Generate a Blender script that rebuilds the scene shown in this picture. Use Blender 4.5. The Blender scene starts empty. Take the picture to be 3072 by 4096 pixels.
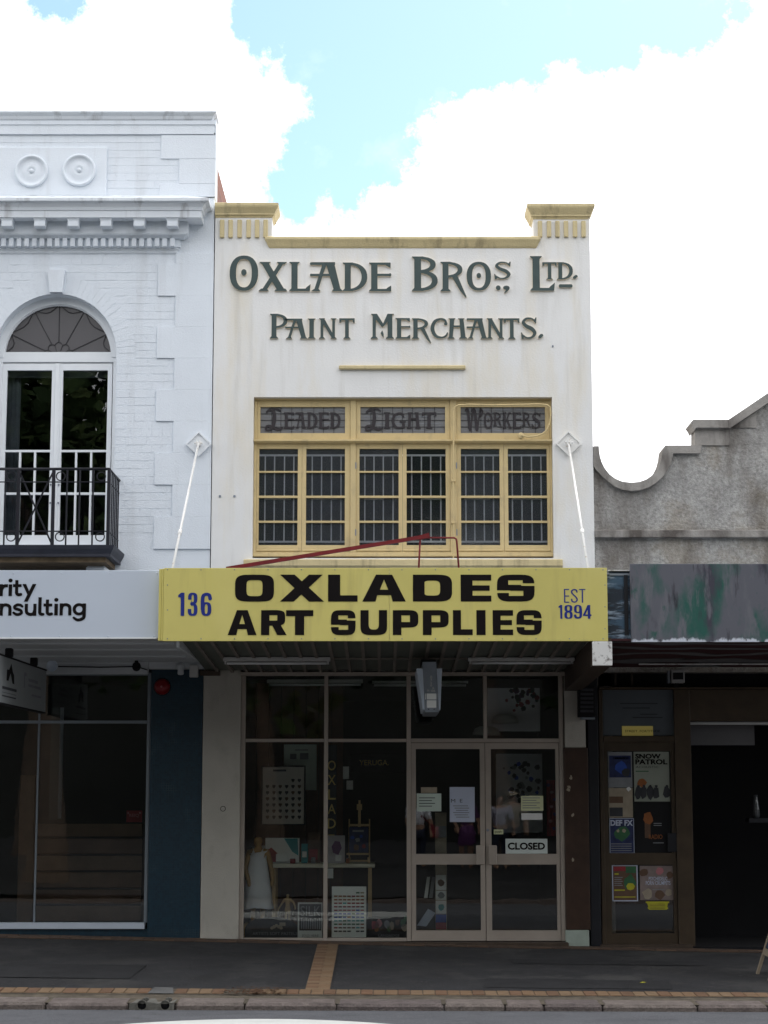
import bpy, bmesh, math, random
import numpy as np
from math import sin, cos, tan, atan, pi, sqrt, radians
from mathutils import Vector, Matrix
from mathutils.geometry import tessellate_polygon

random.seed(7)
scene = bpy.context.scene
COL = scene.collection

# ------------------------------------------------------------------ camera
DIST, EYE, FOC = 21.0, 1.65, 7650.0          # metres to the facade, eye height, focal length in photo pixels
TILT = atan(1100.0 / FOC)
cam_d = bpy.data.cameras.new('camera')
cam = bpy.data.objects.new('camera', cam_d); COL.objects.link(cam)
cam.location = (0, -DIST, EYE)
cam.rotation_euler = (pi / 2 + TILT, 0, 0)
cam_d.sensor_fit = 'VERTICAL'; cam_d.sensor_height = 36.0; cam_d.sensor_width = 27.0
cam_d.lens = FOC / 4096.0 * 36.0
cam_d.clip_start = 0.1; cam_d.clip_end = 2000
scene.camera = cam

# surveying helpers: height and sideways offset of a point seen at (px, py) that stands in the plane y = Y
def Z(py, Y=0.0):
    return EYE + (Y + DIST) * tan(TILT + atan((2048.0 - py) / FOC))
def X(px, py, Y=0.0):
    d = (Y + DIST) * cos(TILT) + (Z(py, Y) - EYE) * sin(TILT)
    return (px - 1536.0) / FOC * d

# ------------------------------------------------------------------ sky, sun, exposure
SUN_EL, SUN_AZ = radians(46), radians(20)     # sun stands behind the buildings
world = bpy.data.worlds.new('World'); scene.world = world; world.use_nodes = True
nt = world.node_tree; nt.nodes.clear()
def wn(t, **k):
    n = nt.nodes.new(t)
    for a, b in k.items(): setattr(n, a, b)
    return n
def wl(a, b): nt.links.new(a, b)
sky = wn('ShaderNodeTexSky', sky_type='NISHITA', sun_disc=False)
sky.sun_elevation = SUN_EL; sky.sun_rotation = SUN_AZ; sky.air_density = 1.0; sky.dust_density = 0.6; sky.ozone_density = 1.0
tc = wn('ShaderNodeTexCoord')
def wmath(op, a, b=None, clamp=False):
    n = wn('ShaderNodeMath', operation=op, use_clamp=clamp)
    for i, v in enumerate((a, b)):
        if v is None: continue
        if isinstance(v, (int, float)): n.inputs[i].default_value = v
        else: wl(v, n.inputs[i])
    return n.outputs[0]
def wdir(px, py):
    v = Vector(((px - 1536) / FOC, 1.0, 0)); a = atan((2048 - py) / FOC)
    v = Vector(((px - 1536) / FOC, cos(TILT) - (2048 - py) / FOC * sin(TILT), sin(TILT) + (2048 - py) / FOC * cos(TILT)))
    return v.normalized()
def noise(scale, detail, rough, vec):
    n = wn('ShaderNodeTexNoise'); n.inputs['Scale'].default_value = scale; n.inputs['Detail'].default_value = detail
    n.inputs['Roughness'].default_value = rough; wl(vec, n.inputs['Vector']); return n
nz = noise(15, 12, .66, tc.outputs['Generated'])
nb = noise(2.2, 3, .5, tc.outputs['Generated'])
gaps = [(1560, -60, 560), (1900, -40, 450), (2350, -110, 390), (2700, -170, 380), (1480, 300, 310), (1300, 620, 190), (1650, 320, 200),
        (1080, 60, 210), (230, -30, 75), (1180, 780, 120), (1380, 780, 110), (1500, 540, 210)]
gm = None
for px, py, r in gaps:
    d = wn('ShaderNodeVectorMath', operation='DISTANCE'); wl(tc.outputs['Generated'], d.inputs[0]); d.inputs[1].default_value = wdir(px, py)
    g = wmath('SUBTRACT', 1.0, wmath('DIVIDE', d.outputs['Value'], r / FOC))
    g = wmath('MULTIPLY', g, r / 300.0)
    gm = g if gm is None else wmath('MAXIMUM', gm, g)
# the same broken cloud goes on over the rest of the sky
other = wmath('MULTIPLY', wmath('SUBTRACT', nb.outputs['Fac'], 0.60), 9.0)
gm = wmath('MAXIMUM', gm, wmath('MINIMUM', other, 1.0)) if False else gm
away = wn('ShaderNodeVectorMath', operation='DISTANCE'); wl(tc.outputs['Generated'], away.inputs[0]); away.inputs[1].default_value = wdir(1536, 600)
far = wmath('MULTIPLY', wmath('SUBTRACT', away.outputs['Value'], 0.36), 8.0, clamp=True)
gm = wmath('MAXIMUM', wmath('MAXIMUM', gm, -1.0), wmath('SUBTRACT', wmath('MULTIPLY', wmath('MINIMUM', other, 1.0), far), wmath('SUBTRACT', 1.0, far)))
nf = noise(60, 10, .7, tc.outputs['Generated'])
pert = wmath('ADD', wmath('MULTIPLY', wmath('SUBTRACT', nz.outputs['Fac'], 0.5), 1.25), wmath('MULTIPLY', wmath('SUBTRACT', nf.outputs['Fac'], 0.5), 0.65))
cl = wmath('SUBTRACT', 0.10, wmath('SUBTRACT', gm, pert))
cl = wn_cl = wmath('MULTIPLY', wmath('ADD', cl, 0.02), 3.0, clamp=True)
nw = noise(9, 8, .62, tc.outputs['Generated'])
wisp = wmath('MULTIPLY', wmath('MULTIPLY', wmath('SUBTRACT', nw.outputs['Fac'], 0.52), 5.0, clamp=True), 0.22)
cl = wmath('MAXIMUM', cl, wisp)
mix = wn('ShaderNodeMixRGB'); wl(cl, mix.inputs['Fac'])
skyc = wn('ShaderNodeMixRGB', blend_type='MULTIPLY'); skyc.inputs['Fac'].default_value = 1.0
wl(sky.outputs[0], skyc.inputs['Color1']); skyc.inputs['Color2'].default_value = (.93, 1.06, 1.04, 1)
wl(skyc.outputs[0], mix.inputs['Color1'])
CLOUD = 13.0
mix.inputs['Color2'].default_value = (CLOUD, CLOUD * 1.0, CLOUD * 1.02, 1)
bg = wn('ShaderNodeBackground'); bg.inputs['Strength'].default_value = 0.10
wl(mix.outputs[0], bg.inputs['Color'])
out = wn('ShaderNodeOutputWorld'); wl(bg.outputs[0], out.inputs['Surface'])

sun_d = bpy.data.lights.new('sun', 'SUN'); sun_d.energy = 1.2; sun_d.angle = radians(11); sun_d.color = (1, .95, .88)
sun = bpy.data.objects.new('sun', sun_d); COL.objects.link(sun)
sv = Vector((sin(SUN_AZ) * cos(SUN_EL), cos(SUN_AZ) * cos(SUN_EL), sin(SUN_EL)))
sun.rotation_euler = sv.to_track_quat('Z', 'Y').to_euler(); sun.location = (4, 30, 30)

scene.view_settings.view_transform = 'Standard'
scene.view_settings.look = 'None'
scene.view_settings.gamma = 1.0
scene.view_settings.use_curve_mapping = False
scene.view_settings.exposure = 0.78
scene.render.engine = 'CYCLES'
scene.cycles.use_denoising = True
scene.cycles.max_bounces = 10; scene.cycles.diffuse_bounces = 5; scene.cycles.transparent_max_bounces = 16

# ------------------------------------------------------------------ materials
MATS = {}
def mat(name, col, rough=.7, var=.10, vscale=2.5, streak=None, dark=None, bump=0.0, bscale=60, spec=.35, metal=0.0, grain=0.0, gscale=90, patch=None, dthr=(.54, .76)):
    """painted / mineral surface: base colour, soft blotches, run-down streaks, stains, fine relief"""
    m = bpy.data.materials.new(name); m.use_nodes = True; t = m.node_tree; n = t.nodes; L = t.links
    b = n['Principled BSDF']; b.inputs['Roughness'].default_value = rough; b.inputs['Metallic'].default_value = metal
    b.inputs['Specular IOR Level'].default_value = spec
    geo = n.new('ShaderNodeNewGeometry')
    def nse(scale, detail=4, rgh=.55, sc=(1, 1, 1)):
        mp = n.new('ShaderNodeMapping'); mp.inputs['Scale'].default_value = sc; L.new(geo.outputs['Position'], mp.inputs['Vector'])
        q = n.new('ShaderNodeTexNoise'); q.inputs['Scale'].default_value = scale; q.inputs['Detail'].default_value = detail; q.inputs['Roughness'].default_value = rgh
        L.new(mp.outputs[0], q.inputs['Vector']); return q.outputs['Fac']
    def ramp(f, a, c):
        r = n.new('ShaderNodeMapRange'); r.inputs['From Min'].default_value = a; r.inputs['From Max'].default_value = c; L.new(f, r.inputs['Value']); return r.outputs[0]
    def mixc(f, c1, c2, amt=1.0, blend='MIX'):
        x = n.new('ShaderNodeMixRGB'); x.blend_type = blend
        if amt != 1.0:
            k = n.new('ShaderNodeMath'); k.operation = 'MULTIPLY'; k.inputs[1].default_value = amt; L.new(f, k.inputs[0]); f = k.outputs[0]
        L.new(f, x.inputs['Fac'])
        for i, c in ((1, c1), (2, c2)):
            if isinstance(c, (tuple, list)): x.inputs[i].default_value = (*c, 1)
            else: L.new(c, x.inputs[i])
        return x.outputs[0]
    lo = tuple(c * (1 - var) for c in col); hi = tuple(min(1, c * (1 + var * .6)) for c in col)
    c = mixc(ramp(nse(vscale, 5, .6), .3, .7), lo, hi)
    if grain: c = mixc(ramp(nse(gscale, 3, .7), .35, .75), c, tuple(k * (1 - grain) for k in col), .8)
    if patch: c = mixc(ramp(nse(patch[1], 5, .65), patch[2], patch[2] + .12), c, patch[0], patch[3])
    if streak: c = mixc(ramp(nse(streak[1], 5, .6, (1, 1, streak[2])), .5, .75), c, streak[0], streak[3])
    if dark: c = mixc(ramp(nse(dark[1], 5, .6, (1, 1, dark[2])), *dthr), c, dark[0], dark[3])
    L.new(c, b.inputs['Base Color'])
    if bump:
        bp = n.new('ShaderNodeBump'); bp.inputs['Strength'].default_value = bump; bp.inputs['Distance'].default_value = .02
        L.new(nse(bscale, 4, .65), bp.inputs['Height']); L.new(bp.outputs[0], b.inputs['Normal'])
    MATS[name] = m; return m

def glassmat(name, tint=(.9, .93, .92), refl=1.0, rough=0.0, frost=0.0, frostcol=(.1, .1, .11), warp=0.0):
    m = bpy.data.materials.new(name); m.use_nodes = True; t = m.node_tree; n = t.nodes; L = t.links; n.clear()
    o = n.new('ShaderNodeOutputMaterial'); tr = n.new('ShaderNodeBsdfTransparent'); tr.inputs[0].default_value = (*tint, 1)
    gl = n.new('ShaderNodeBsdfGlossy'); gl.inputs['Roughness'].default_value = rough; gl.inputs[0].default_value = (1, 1, 1, 1)
    fr = n.new('ShaderNodeFresnel'); fr.inputs['IOR'].default_value = 1.52
    k = n.new('ShaderNodeMath'); k.operation = 'MULTIPLY'; k.inputs[1].default_value = refl; k.use_clamp = True; L.new(fr.outputs[0], k.inputs[0])
    if warp:
        geo = n.new('ShaderNodeNewGeometry'); q = n.new('ShaderNodeTexNoise'); q.inputs['Scale'].default_value = 5; L.new(geo.outputs['Position'], q.inputs['Vector'])
        bp = n.new('ShaderNodeBump'); bp.inputs['Strength'].default_value = warp; bp.inputs['Distance'].default_value = .01
        L.new(q.outputs['Fac'], bp.inputs['Height']); L.new(bp.outputs[0], gl.inputs['Normal'])
    base = tr.outputs[0]
    if frost:
        d = n.new('ShaderNodeBsdfDiffuse'); d.inputs[0].default_value = (*frostcol, 1)
        mf = n.new('ShaderNodeMixShader'); mf.inputs[0].default_value = frost; L.new(tr.outputs[0], mf.inputs[1]); L.new(d.outputs[0], mf.inputs[2]); base = mf.outputs[0]
    mx = n.new('ShaderNodeMixShader'); L.new(k.outputs[0], mx.inputs[0]); L.new(base, mx.inputs[1]); L.new(gl.outputs[0], mx.inputs[2])
    L.new(mx.outputs[0], o.inputs[0]); MATS[name] = m; return m

def emit(name, col, s):
    m = bpy.data.materials.new(name); m.use_nodes = True; b = m.node_tree.nodes['Principled BSDF']
    b.inputs['Base Color'].default_value = (*col, 1); b.inputs['Emission Color'].default_value = (*col, 1); b.inputs['Emission Strength'].default_value = s
    MATS[name] = m; return m

WHITE = mat('cream_white_render', (.78, .772, .752), .75, .05, 1.0, streak=((.70, .60, .40), 2.2, .20, .55), dark=((.50, .47, .41), 7.5, .07, .42), bump=.2, bscale=45)
BLUEW = mat('cool_white_masonry_paint', (.745, .79, .84), .6, .04, 1.5, dark=((.50, .51, .52), 4.5, .10, .38), bump=.25, bscale=70)
BLUEWD = mat('weathered_cool_white_paint', (.72, .755, .795), .6, .05, 2, dark=((.22, .21, .21), 6.5, .10, .75), bump=.2, bscale=70)
JOIN = mat('cool_white_joinery', (.79, .815, .84), .45, .03, 3)
OCHRE = mat('ochre_coping_paint', (.62, .515, .29), .7, .10, 4, dark=((.24, .19, .12), 9.0, .08, .75), bump=.3, bscale=50)
CREAM = mat('cream_yellow_joinery', (.62, .485, .25), .6, .08, 4, dark=((.34, .27, .17), 9, .5, .55), bump=.15, bscale=90)
GREEN = mat('dark_green_letter_paint', (.052, .078, .076), .6, .15, 6)
EDGE = mat('bare_cream_edge', (.82, .72, .55), .8, .1, 5)
YELLOW = mat('yellow_sign_sheet', (.66, .585, .185), .4, .07, 1.2, dark=((.42, .35, .13), 6, .12, .5), streak=((.74, .67, .28), 1.5, .4, .4))
INK = mat('black_sign_vinyl', (.010, .008, .008), .7, .1, 8, spec=.08)
BLUEINK = mat('royal_blue_vinyl', (.012, .028, .23), .5, .1, 8)
SIGNW = mat('pale_blue_white_sign_sheet', (.56, .62, .71), .4, .03, 1)
IRON = mat('black_painted_iron', (.010, .010, .016), .5, .2, 12)
SLATE = mat('dark_slate_painted_slab', (.030, .032, .045), .6, .25, 6)
TIMBER = mat('weathered_bare_timber', (.16, .115, .07), .9, .4, 9)
BARW = mat('white_bar_enamel', (.86, .87, .88), .5, .03, 9)
RODW = mat('white_painted_rod', (.80, .79, .76), .5, .04, 9, patch=((.42, .24, .11), 22, .60, .7))
REDP = mat('dark_red_oxide_steel', (.17, .012, .014), .55, .2, 9)
ROUGH = mat('grey_roughcast', (.52, .505, .48), .95, .34, 1.3, dark=((.10, .08, .062), 1.7, .30, .85), bump=1.0, bscale=34, grain=.68, gscale=30, patch=((.22, .18, .125), 1.3, .50, .55), dthr=(.47, .66))
CEMENT = mat('weathered_cement_coping', (.33, .31, .285), .9, .25, 3, dark=((.065, .052, .045), 3, .4, .85), bump=.4, bscale=40, dthr=(.47, .66))
REDBRICK = None
ALU = mat('beige_aluminium_frame', (.38, .33, .285), .45, .08, 5, spec=.4)
PILLAR = mat('oatmeal_rendered_pillar', (.47, .45, .40), .8, .08, 2.5, dark=((.25, .22, .19), 6, .6, .35), bump=.3, bscale=80)
GROUT = mat('tile_grout', (.10, .15, .17), .9, .2, 30)
SOFFIT = mat('grey_green_soffit_sheet', (.115, .125, .105), .6, .15, 2)
SOFFITW = mat('cool_white_soffit', (.55, .58, .60), .7, .06, 2)
RIBM = mat('taupe_rib', (.20, .175, .15), .6, .15, 4)
FLUO = mat('white_enamel_batten', (.48, .48, .47), .4, .05, 5)
TUBE = mat('unlit_tube', (.72, .74, .74), .25, .02, 5)
GREYMET = mat('grey_metal_plate', (.22, .25, .29), .45, .12, 9)
OPAL = mat('opal_acrylic', (.62, .70, .80), .35, .04, 5)
PALE = mat('peeling_white_timber', (.72, .72, .70), .8, .06, 4, patch=((.13, .11, .10), 14, .54, .9))
DARKWOOD = mat('dark_brown_timber', (.060, .042, .030), .6, .3, 6)
BROWNF = mat('brown_stained_joinery', (.058, .040, .024), .5, .25, 5, patch=((.11, .045, .025), 4, .62, .4))
MAROON = mat('dark_maroon_panel', (.055, .018, .016), .6, .4, 4)
BLACKP = mat('black_paint_chipped', (.012, .013, .018), .5, .2, 6, patch=((.35, .36, .38), 26, .74, .9))
BROWNT = mat('brown_wall_tile', (.050, .027, .018), .45, .35, 5)
MINT = mat('pale_mint_plinth', (.36, .42, .37), .7, .15, 8, patch=((.12, .10, .08), 12, .62, .6))
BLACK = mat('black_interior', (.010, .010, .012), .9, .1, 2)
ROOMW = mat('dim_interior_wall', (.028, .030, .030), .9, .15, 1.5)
WOODL = mat('reddish_lining_board', (.095, .042, .022), .6, .3, 4)
PLANK = [mat('brown_slat_%d' % i, c, .55, .25, 4) for i, c in enumerate([(.115, .07, .045), (.10, .058, .04), (.13, .085, .058)])]
PAPER = mat('white_paper', (.72, .73, .72), .8, .03, 5)
PAPERG = mat('pale_green_paper', (.55, .64, .58), .8, .03, 5)
PAPERB = mat('pale_blue_paper', (.50, .55, .68), .8, .04, 5)
PAPERY = mat('pale_yellow_paper', (.62, .64, .40), .8, .04, 5)
CLOTH = mat('white_cotton', (.84, .85, .90), .9, .04, 5, bump=.2, bscale=30)
BEECH = mat('light_beech', (.52, .36, .18), .5, .12, 9)
BEECHD = mat('honey_beech', (.40, .24, .09), .5, .15, 9)
GOLD = mat('gilt_letter', (.62, .47, .16), .4, .1, 9)
NAVY = mat('navy_print', (.02, .03, .10), .6, .4, 18)
def inkc(name, c): return mat(name, c, .7, .15, 14)
CINK = {k: inkc('ink_' + k, v) for k, v in dict(red=(.27, .03, .04), teal=(.05, .28, .30), purple=(.12, .04, .14), green=(.04, .13, .06), orange=(.27, .095, .03),
        blue=(.03, .08, .38), grey=(.22, .23, .25), charcoal=(.04, .042, .05), yellow=(.44, .42, .03), brown=(.12, .07, .045), pink=(.42, .16, .18), sand=(.34, .29, .22)).items()}
ASPH = mat('footpath_asphalt', (.040, .040, .043), .92, .35, 1.3, bump=.9, bscale=90, grain=.55, gscale=75, patch=((.085, .083, .08), 1.0, .52, .7), dark=((.010, .010, .011), 2.0, 1, .8), streak=((.07, .066, .06), 5.0, 1, .45))
ROAD = mat('road_asphalt', (.145, .149, .162), .92, .22, 1.8, bump=1.0, bscale=60, grain=.6, gscale=55, dark=((.05, .05, .053), 4, 1, .5))
PAVER = [mat('ochre_paver_%d' % i, c, .85, .18, 9, dark=((.11, .085, .06), 9, 1, .35), bump=.4, bscale=90) for i, c in enumerate([(.20, .125, .07), (.175, .10, .058), (.21, .14, .082), (.155, .09, .053)])]
DARKPAV = [mat('dim_brown_paver_%d' % i, c, .85, .2, 9, bump=.3, bscale=90) for i, c in enumerate([(.10, .065, .045), (.085, .056, .042), (.12, .075, .05)])]
KERB = [mat('purple_grey_kerb_stone_%d' % i, c, .9, .35, 9, dark=((.05, .04, .042), 11, 1, .6), bump=1.0, bscale=45, grain=.4, gscale=60) for i, c in enumerate([(.20, .165, .15), (.17, .14, .132), (.215, .18, .16)])]
CONC = mat('worn_concrete', (.17, .165, .145), .95, .3, 8, dark=((.06, .055, .05), 6, 1, .6), bump=.8, bscale=50)
DIRT = mat('dirt_and_mortar', (.12, .10, .075), .95, .45, 10, bump=.6, bscale=60)
LEAFY = mat('dry_leaf_litter', (.09, .045, .022), .95, .5, 30)
LINE = mat('road_line_paint', (.62, .63, .60), .8, .1, 5, patch=((.2, .2, .2), 20, .62, .5))
FOLI = [mat('fig_foliage_%d' % i, c, .7, .3, 1.5, spec=.1) for i, c in enumerate([(.06, .10, .034), (.085, .12, .042), (.04, .07, .026)])]
BARK = mat('grey_brown_bark', (.12, .09, .07), .95, .3, 6, bump=.6, bscale=20)
GLASS = glassmat('shop_glass', (.93, .95, .94), 1.0, warp=.02)
GLASSP = glassmat('shade_tinted_shop_glass', (.66, .68, .67), 1.0, warp=.02)  # unused; tint darkened to imitate shade under the deep awning
GLASSD = glassmat('dark_upper_glass', (.80, .83, .85), 1.0, warp=.03)
FROSTS = [glassmat('obscure_glass_b', (.95, .96, .98), 1.5, .12, .10, (.22, .24, .30)), glassmat('obscure_glass_c', (.96, .97, .98), 1.1, .08, .04, (.16, .18, .23))]
FROST = glassmat('obscure_glass', (.95, .96, .98), 1.3, .15, .075, (.20, .22, .28))
LEADG = glassmat('leaded_cathedral_glass', (.3, .3, .32), 1.2, .3, .85, (.20, .20, .205))
FANG = glassmat('ripple_fanlight_glass', (.3, .3, .3), 1.2, .35, .85, (.088, .082, .09))
LEAD = mat('lead_came', (.030, .028, .032), .6, .2, 20)

def brickmat():
    m = bpy.data.materials.new('red_side_brickwork'); m.use_nodes = True; t = m.node_tree; n = t.nodes; L = t.links
    g = n.new('ShaderNodeNewGeometry'); mp = n.new('ShaderNodeMapping'); mp.inputs['Rotation'].default_value = (radians(90), 0, radians(90)); L.new(g.outputs['Position'], mp.inputs[0])
    b = n.new('ShaderNodeTexBrick'); b.inputs['Scale'].default_value = 4.2; b.inputs['Color1'].default_value = (.24, .09, .06, 1); b.inputs['Color2'].default_value = (.17, .07, .05, 1)
    b.inputs['Mortar'].default_value = (.26, .2, .17, 1); b.inputs['Mortar Size'].default_value = .014; L.new(mp.outputs[0], b.inputs[0]); L.new(b.outputs[0], n['Principled BSDF'].inputs['Base Color'])
    n['Principled BSDF'].inputs['Roughness'].default_value = .9
    return m
REDBRICK = brickmat()

# ------------------------------------------------------------------ mesh helpers
def wm(o):
    b = Matrix.Translation(o.location)
    return wm(o.parent) @ o.matrix_parent_inverse @ b if o.parent else b
def link(name, me, m=None, par=None):
    if m is not None:
        me.materials.clear()
        for k in (m if isinstance(m, (list, tuple)) else [m]): me.materials.append(k)
    o = bpy.data.objects.new(name, me); COL.objects.link(o)
    if par is not None:
        o.parent = par; o.matrix_parent_inverse = wm(par).inverted()
    return o
def thing(name, label, cat, loc=(0, 0, 0), group=None):
    o = bpy.data.objects.new(name, None); COL.objects.link(o); o.location = loc; o.empty_display_size = .2
    o['label'] = label; o['category'] = cat
    if group: o['group'] = group
    return o
def tag(o, label, cat, group=None):
    o['label'] = label; o['category'] = cat
    if group: o['group'] = group
    return o
def struct(o): o['kind'] = 'structure'; return o
def pydata(name, v, f, m, par=None, smooth=False, fix=True):
    me = bpy.data.meshes.new(name); me.from_pydata([tuple(p) for p in v], [], f)
    if fix:
        bm = bmesh.new(); bm.from_mesh(me); bmesh.ops.recalc_face_normals(bm, faces=bm.faces); bm.to_mesh(me); bm.free()
    if smooth: me.polygons.foreach_set('use_smooth', [True] * len(me.polygons))
    me.update(); return link(name, me, m, par)
BF = [(0, 1, 3, 2), (4, 6, 7, 5), (0, 4, 5, 1), (2, 3, 7, 6), (0, 2, 6, 4), (1, 5, 7, 3)]
def box(name, x0, x1, y0, y1, z0, z1, m, par=None, bev=0.0):
    v = [(x, y, z) for x in (x0, x1) for y in (y0, y1) for z in (z0, z1)]
    me = bpy.data.meshes.new(name); me.from_pydata(v, [], BF)
    bm = bmesh.new(); bm.from_mesh(me); bmesh.ops.recalc_face_normals(bm, faces=bm.faces)
    if bev: bmesh.ops.bevel(bm, geom=bm.edges[:], offset=bev, segments=1, affect='EDGES')
    bm.to_mesh(me); bm.free(); return link(name, me, m, par)
def boxes(name, lst, m, par=None):
    v = []; f = []
    for (x0, x1, y0, y1, z0, z1) in lst:
        b = len(v); v += [(x, y, z) for x in (x0, x1) for y in (y0, y1) for z in (z0, z1)]; f += [tuple(i + b for i in q) for q in BF]
    return pydata(name, v, f, m, par)
def inside(p, l):
    c = False
    for i in range(len(l)):
        (x1, y1), (x2, y2) = l[i], l[i - 1]
        if (y1 > p[1]) != (y2 > p[1]) and p[0] < (x2 - x1) * (p[1] - y1) / (y2 - y1) + x1: c = not c
    return c
def prism_data(loops, y0, y1):
    """loops: outlines and holes in the x,z plane, extruded from y0 (front) to y1"""
    dep = [sum(inside(l[0], m) for m in loops if m is not l) for l in loops]
    flat = [p for l in loops for p in l]; n = len(flat); off = [0]
    for l in loops: off.append(off[-1] + len(l))
    tri = []
    for i, l in enumerate(loops):
        if dep[i] % 2: continue
        grp = [i] + [j for j, m in enumerate(loops) if dep[j] == dep[i] + 1 and inside(m[0], l)]
        idx = [off[g] + k for g in grp for k in range(len(loops[g]))]
        tri += [tuple(idx[k] for k in t) for t in tessellate_polygon([[Vector((p[0], p[1], 0)) for p in loops[g]] for g in grp])]
    v = [(p[0], y0, p[1]) for p in flat] + [(p[0], y1, p[1]) for p in flat]
    f = [tuple(t) for t in tri] + [tuple(i + n for i in reversed(t)) for t in tri]
    k = 0; sides = []
    for l in loops:
        q = len(l)
        for i in range(q):
            a, b = k + i, k + (i + 1) % q; sides.append((a, b, b + n, a + n))
        k += q
    return v, f, sides
def prism(name, loops, y0, y1, m, par=None, side_mat=None):
    v, f, s = prism_data(loops, y0, y1)
    o = pydata(name, v, f + s, m, par)
    if side_mat is not None:
        o.data.materials.append(side_mat)
        for p in o.data.polygons:
            if abs(p.normal.y) < .7: p.material_index = 1
    return o
def prism_x(name, pts, x0, x1, m, par=None):
    """profile in y,z extruded along x"""
    n = len(pts); v = [(x0, p[0], p[1]) for p in pts] + [(x1, p[0], p[1]) for p in pts]
    tri = tessellate_polygon([[Vector((p[0], p[1], 0)) for p in pts]])
    f = [tuple(t) for t in tri] + [tuple(i + n for i in reversed(t)) for t in tri] + [(i, (i + 1) % n, (i + 1) % n + n, i + n) for i in range(n)]
    return pydata(name, v, f, m, par)
def stack(name, prof, x0, x1, y0, y1, m, par=None, L=1, R=1, Fr=1):
    """moulded cap: rectangles grown by p at height z, skinned one above the other; L/R/Fr say which sides grow"""
    v = []; f = []
    for p, z in prof:
        v += [(x0 - p * L, y0 - p * Fr, z), (x1 + p * R, y0 - p * Fr, z), (x1 + p * R, y1, z), (x0 - p * L, y1, z)]
    for i in range(len(prof) - 1):
        a = 4 * i
        for k in range(4): f.append((a + k, a + (k + 1) % 4, a + 4 + (k + 1) % 4, a + 4 + k))
    f.append((3, 2, 1, 0)); e = 4 * (len(prof) - 1); f.append((e, e + 1, e + 2, e + 3))
    return pydata(name, v, f, m, par)
def tube(name, pts, r, m, par=None, n=8, flat=None):
    pts = [Vector(p) for p in pts]; v = []; f = []
    for i, p in enumerate(pts):
        d = ((pts[min(i + 1, len(pts) - 1)] - p).normalized() + (p - pts[max(i - 1, 0)]).normalized())
        d = d.normalized() if d.length > 1e-6 else Vector((0, 0, 1))
        u = d.cross(Vector((0, 1, 0.0001))); u = u.normalized() if u.length > 1e-4 else Vector((1, 0, 0)); w = d.cross(u).normalized()
        for k in range(n):
            a = 2 * pi * k / n; v.append(p + u * cos(a) * r + w * sin(a) * r)
    for i in range(len(pts) - 1):
        for k in range(n): f.append((i * n + k, i * n + (k + 1) % n, (i + 1) * n + (k + 1) % n, (i + 1) * n + k))
    f.append(tuple(range(n))[::-1]); f.append(tuple(range((len(pts) - 1) * n, len(pts) * n)))
    return pydata(name, v, f, m, par, smooth=True if n > 5 else False)
def bar(name, a, b, w, t, m, par=None):
    """flat bar from a to b: w across (in view), t in depth"""
    a = Vector(a); b = Vector(b); d = (b - a).normalized(); u = d.cross(Vector((0, 1, 0))).normalized() * (w / 2); y = u.cross(d).normalized() * (t / 2)
    v = [p + s * u + q * y for p in (a, b) for s in (-1, 1) for q in (-1, 1)]
    return pydata(name, v, [(0, 1, 3, 2), (4, 6, 7, 5), (0, 4, 5, 1), (2, 3, 7, 6), (0, 2, 6, 4), (1, 5, 7, 3)], m, par)
def lathe(name, prof, cx, cy, cz, axis, m, par=None, n=32):
    """prof: (radius, offset along axis); axis 'y' or 'z'"""
    v = []; f = []
    for r, h in prof:
        for k in range(n):
            a = 2 * pi * k / n
            v.append((cx + r * cos(a), cy + h, cz + r * sin(a)) if axis == 'y' else (cx + r * cos(a), cy + r * sin(a), cz + h))
    for i in range(len(prof) - 1):
        for k in range(n): f.append((i * n + k, i * n + (k + 1) % n, (i + 1) * n + (k + 1) % n, (i + 1) * n + k))
    f.append(tuple(range(n))); f.append(tuple(range((len(prof) - 1) * n, len(prof) * n)))
    return pydata(name, v, f, m, par, smooth=False if n < 16 else True)
def ring(name, cx, y, cz, r, w, t, m, par=None, n=20):
    lo = [(cx + r * cos(2 * pi * k / n), cz + r * sin(2 * pi * k / n)) for k in range(n)]
    li = [(cx + (r - w) * cos(2 * pi * k / n), cz + (r - w) * sin(2 * pi * k / n)) for k in range(n)]
    return prism(name, [lo, li], y - t / 2, y + t / 2, m, par)
def rect(x0, x1, z0, z1): return [(x0, z0), (x1, z0), (x1, z1), (x0, z1)]
def text(name, body, x0, x1, z0, z1, y, m, par=None, bold=0.0, depth=.001, cap=True, rot=None, fitx=True):
    """built-in face, scaled so that its ink fills the box"""
    c = bpy.data.curves.new(name, 'FONT'); c.body = body; c.extrude = 0; c.offset = bold; c.resolution_u = 3; c.fill_mode = 'FRONT'; c.space_line = .8
    o = bpy.data.objects.new(name, c); COL.objects.link(o)
    dg = bpy.context.evaluated_depsgraph_get(); me = bpy.data.meshes.new_from_object(o.evaluated_get(dg))
    bpy.data.objects.remove(o); bpy.data.curves.remove(c)
    co = np.array([v.co[:] for v in me.vertices]); a = co.min(0); b = co.max(0)
    sx = (x1 - x0) / (b[0] - a[0]); sz = (z1 - z0) / (b[1] - a[1])
    if not fitx: sx = sz
    bm = bmesh.new(); bm.from_mesh(me)
    for v in bm.verts: v.co = Vector((x0 + (v.co.x - a[0]) * sx, y, z0 + (v.co.y - a[1]) * sz))
    bmesh.ops.recalc_face_normals(bm, faces=bm.faces)
    for fc in bm.faces:
        if fc.normal.y > 0: fc.normal_flip()
    bm.to_mesh(me); bm.free(); me.update()
    return link(name, me, m, par)
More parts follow.
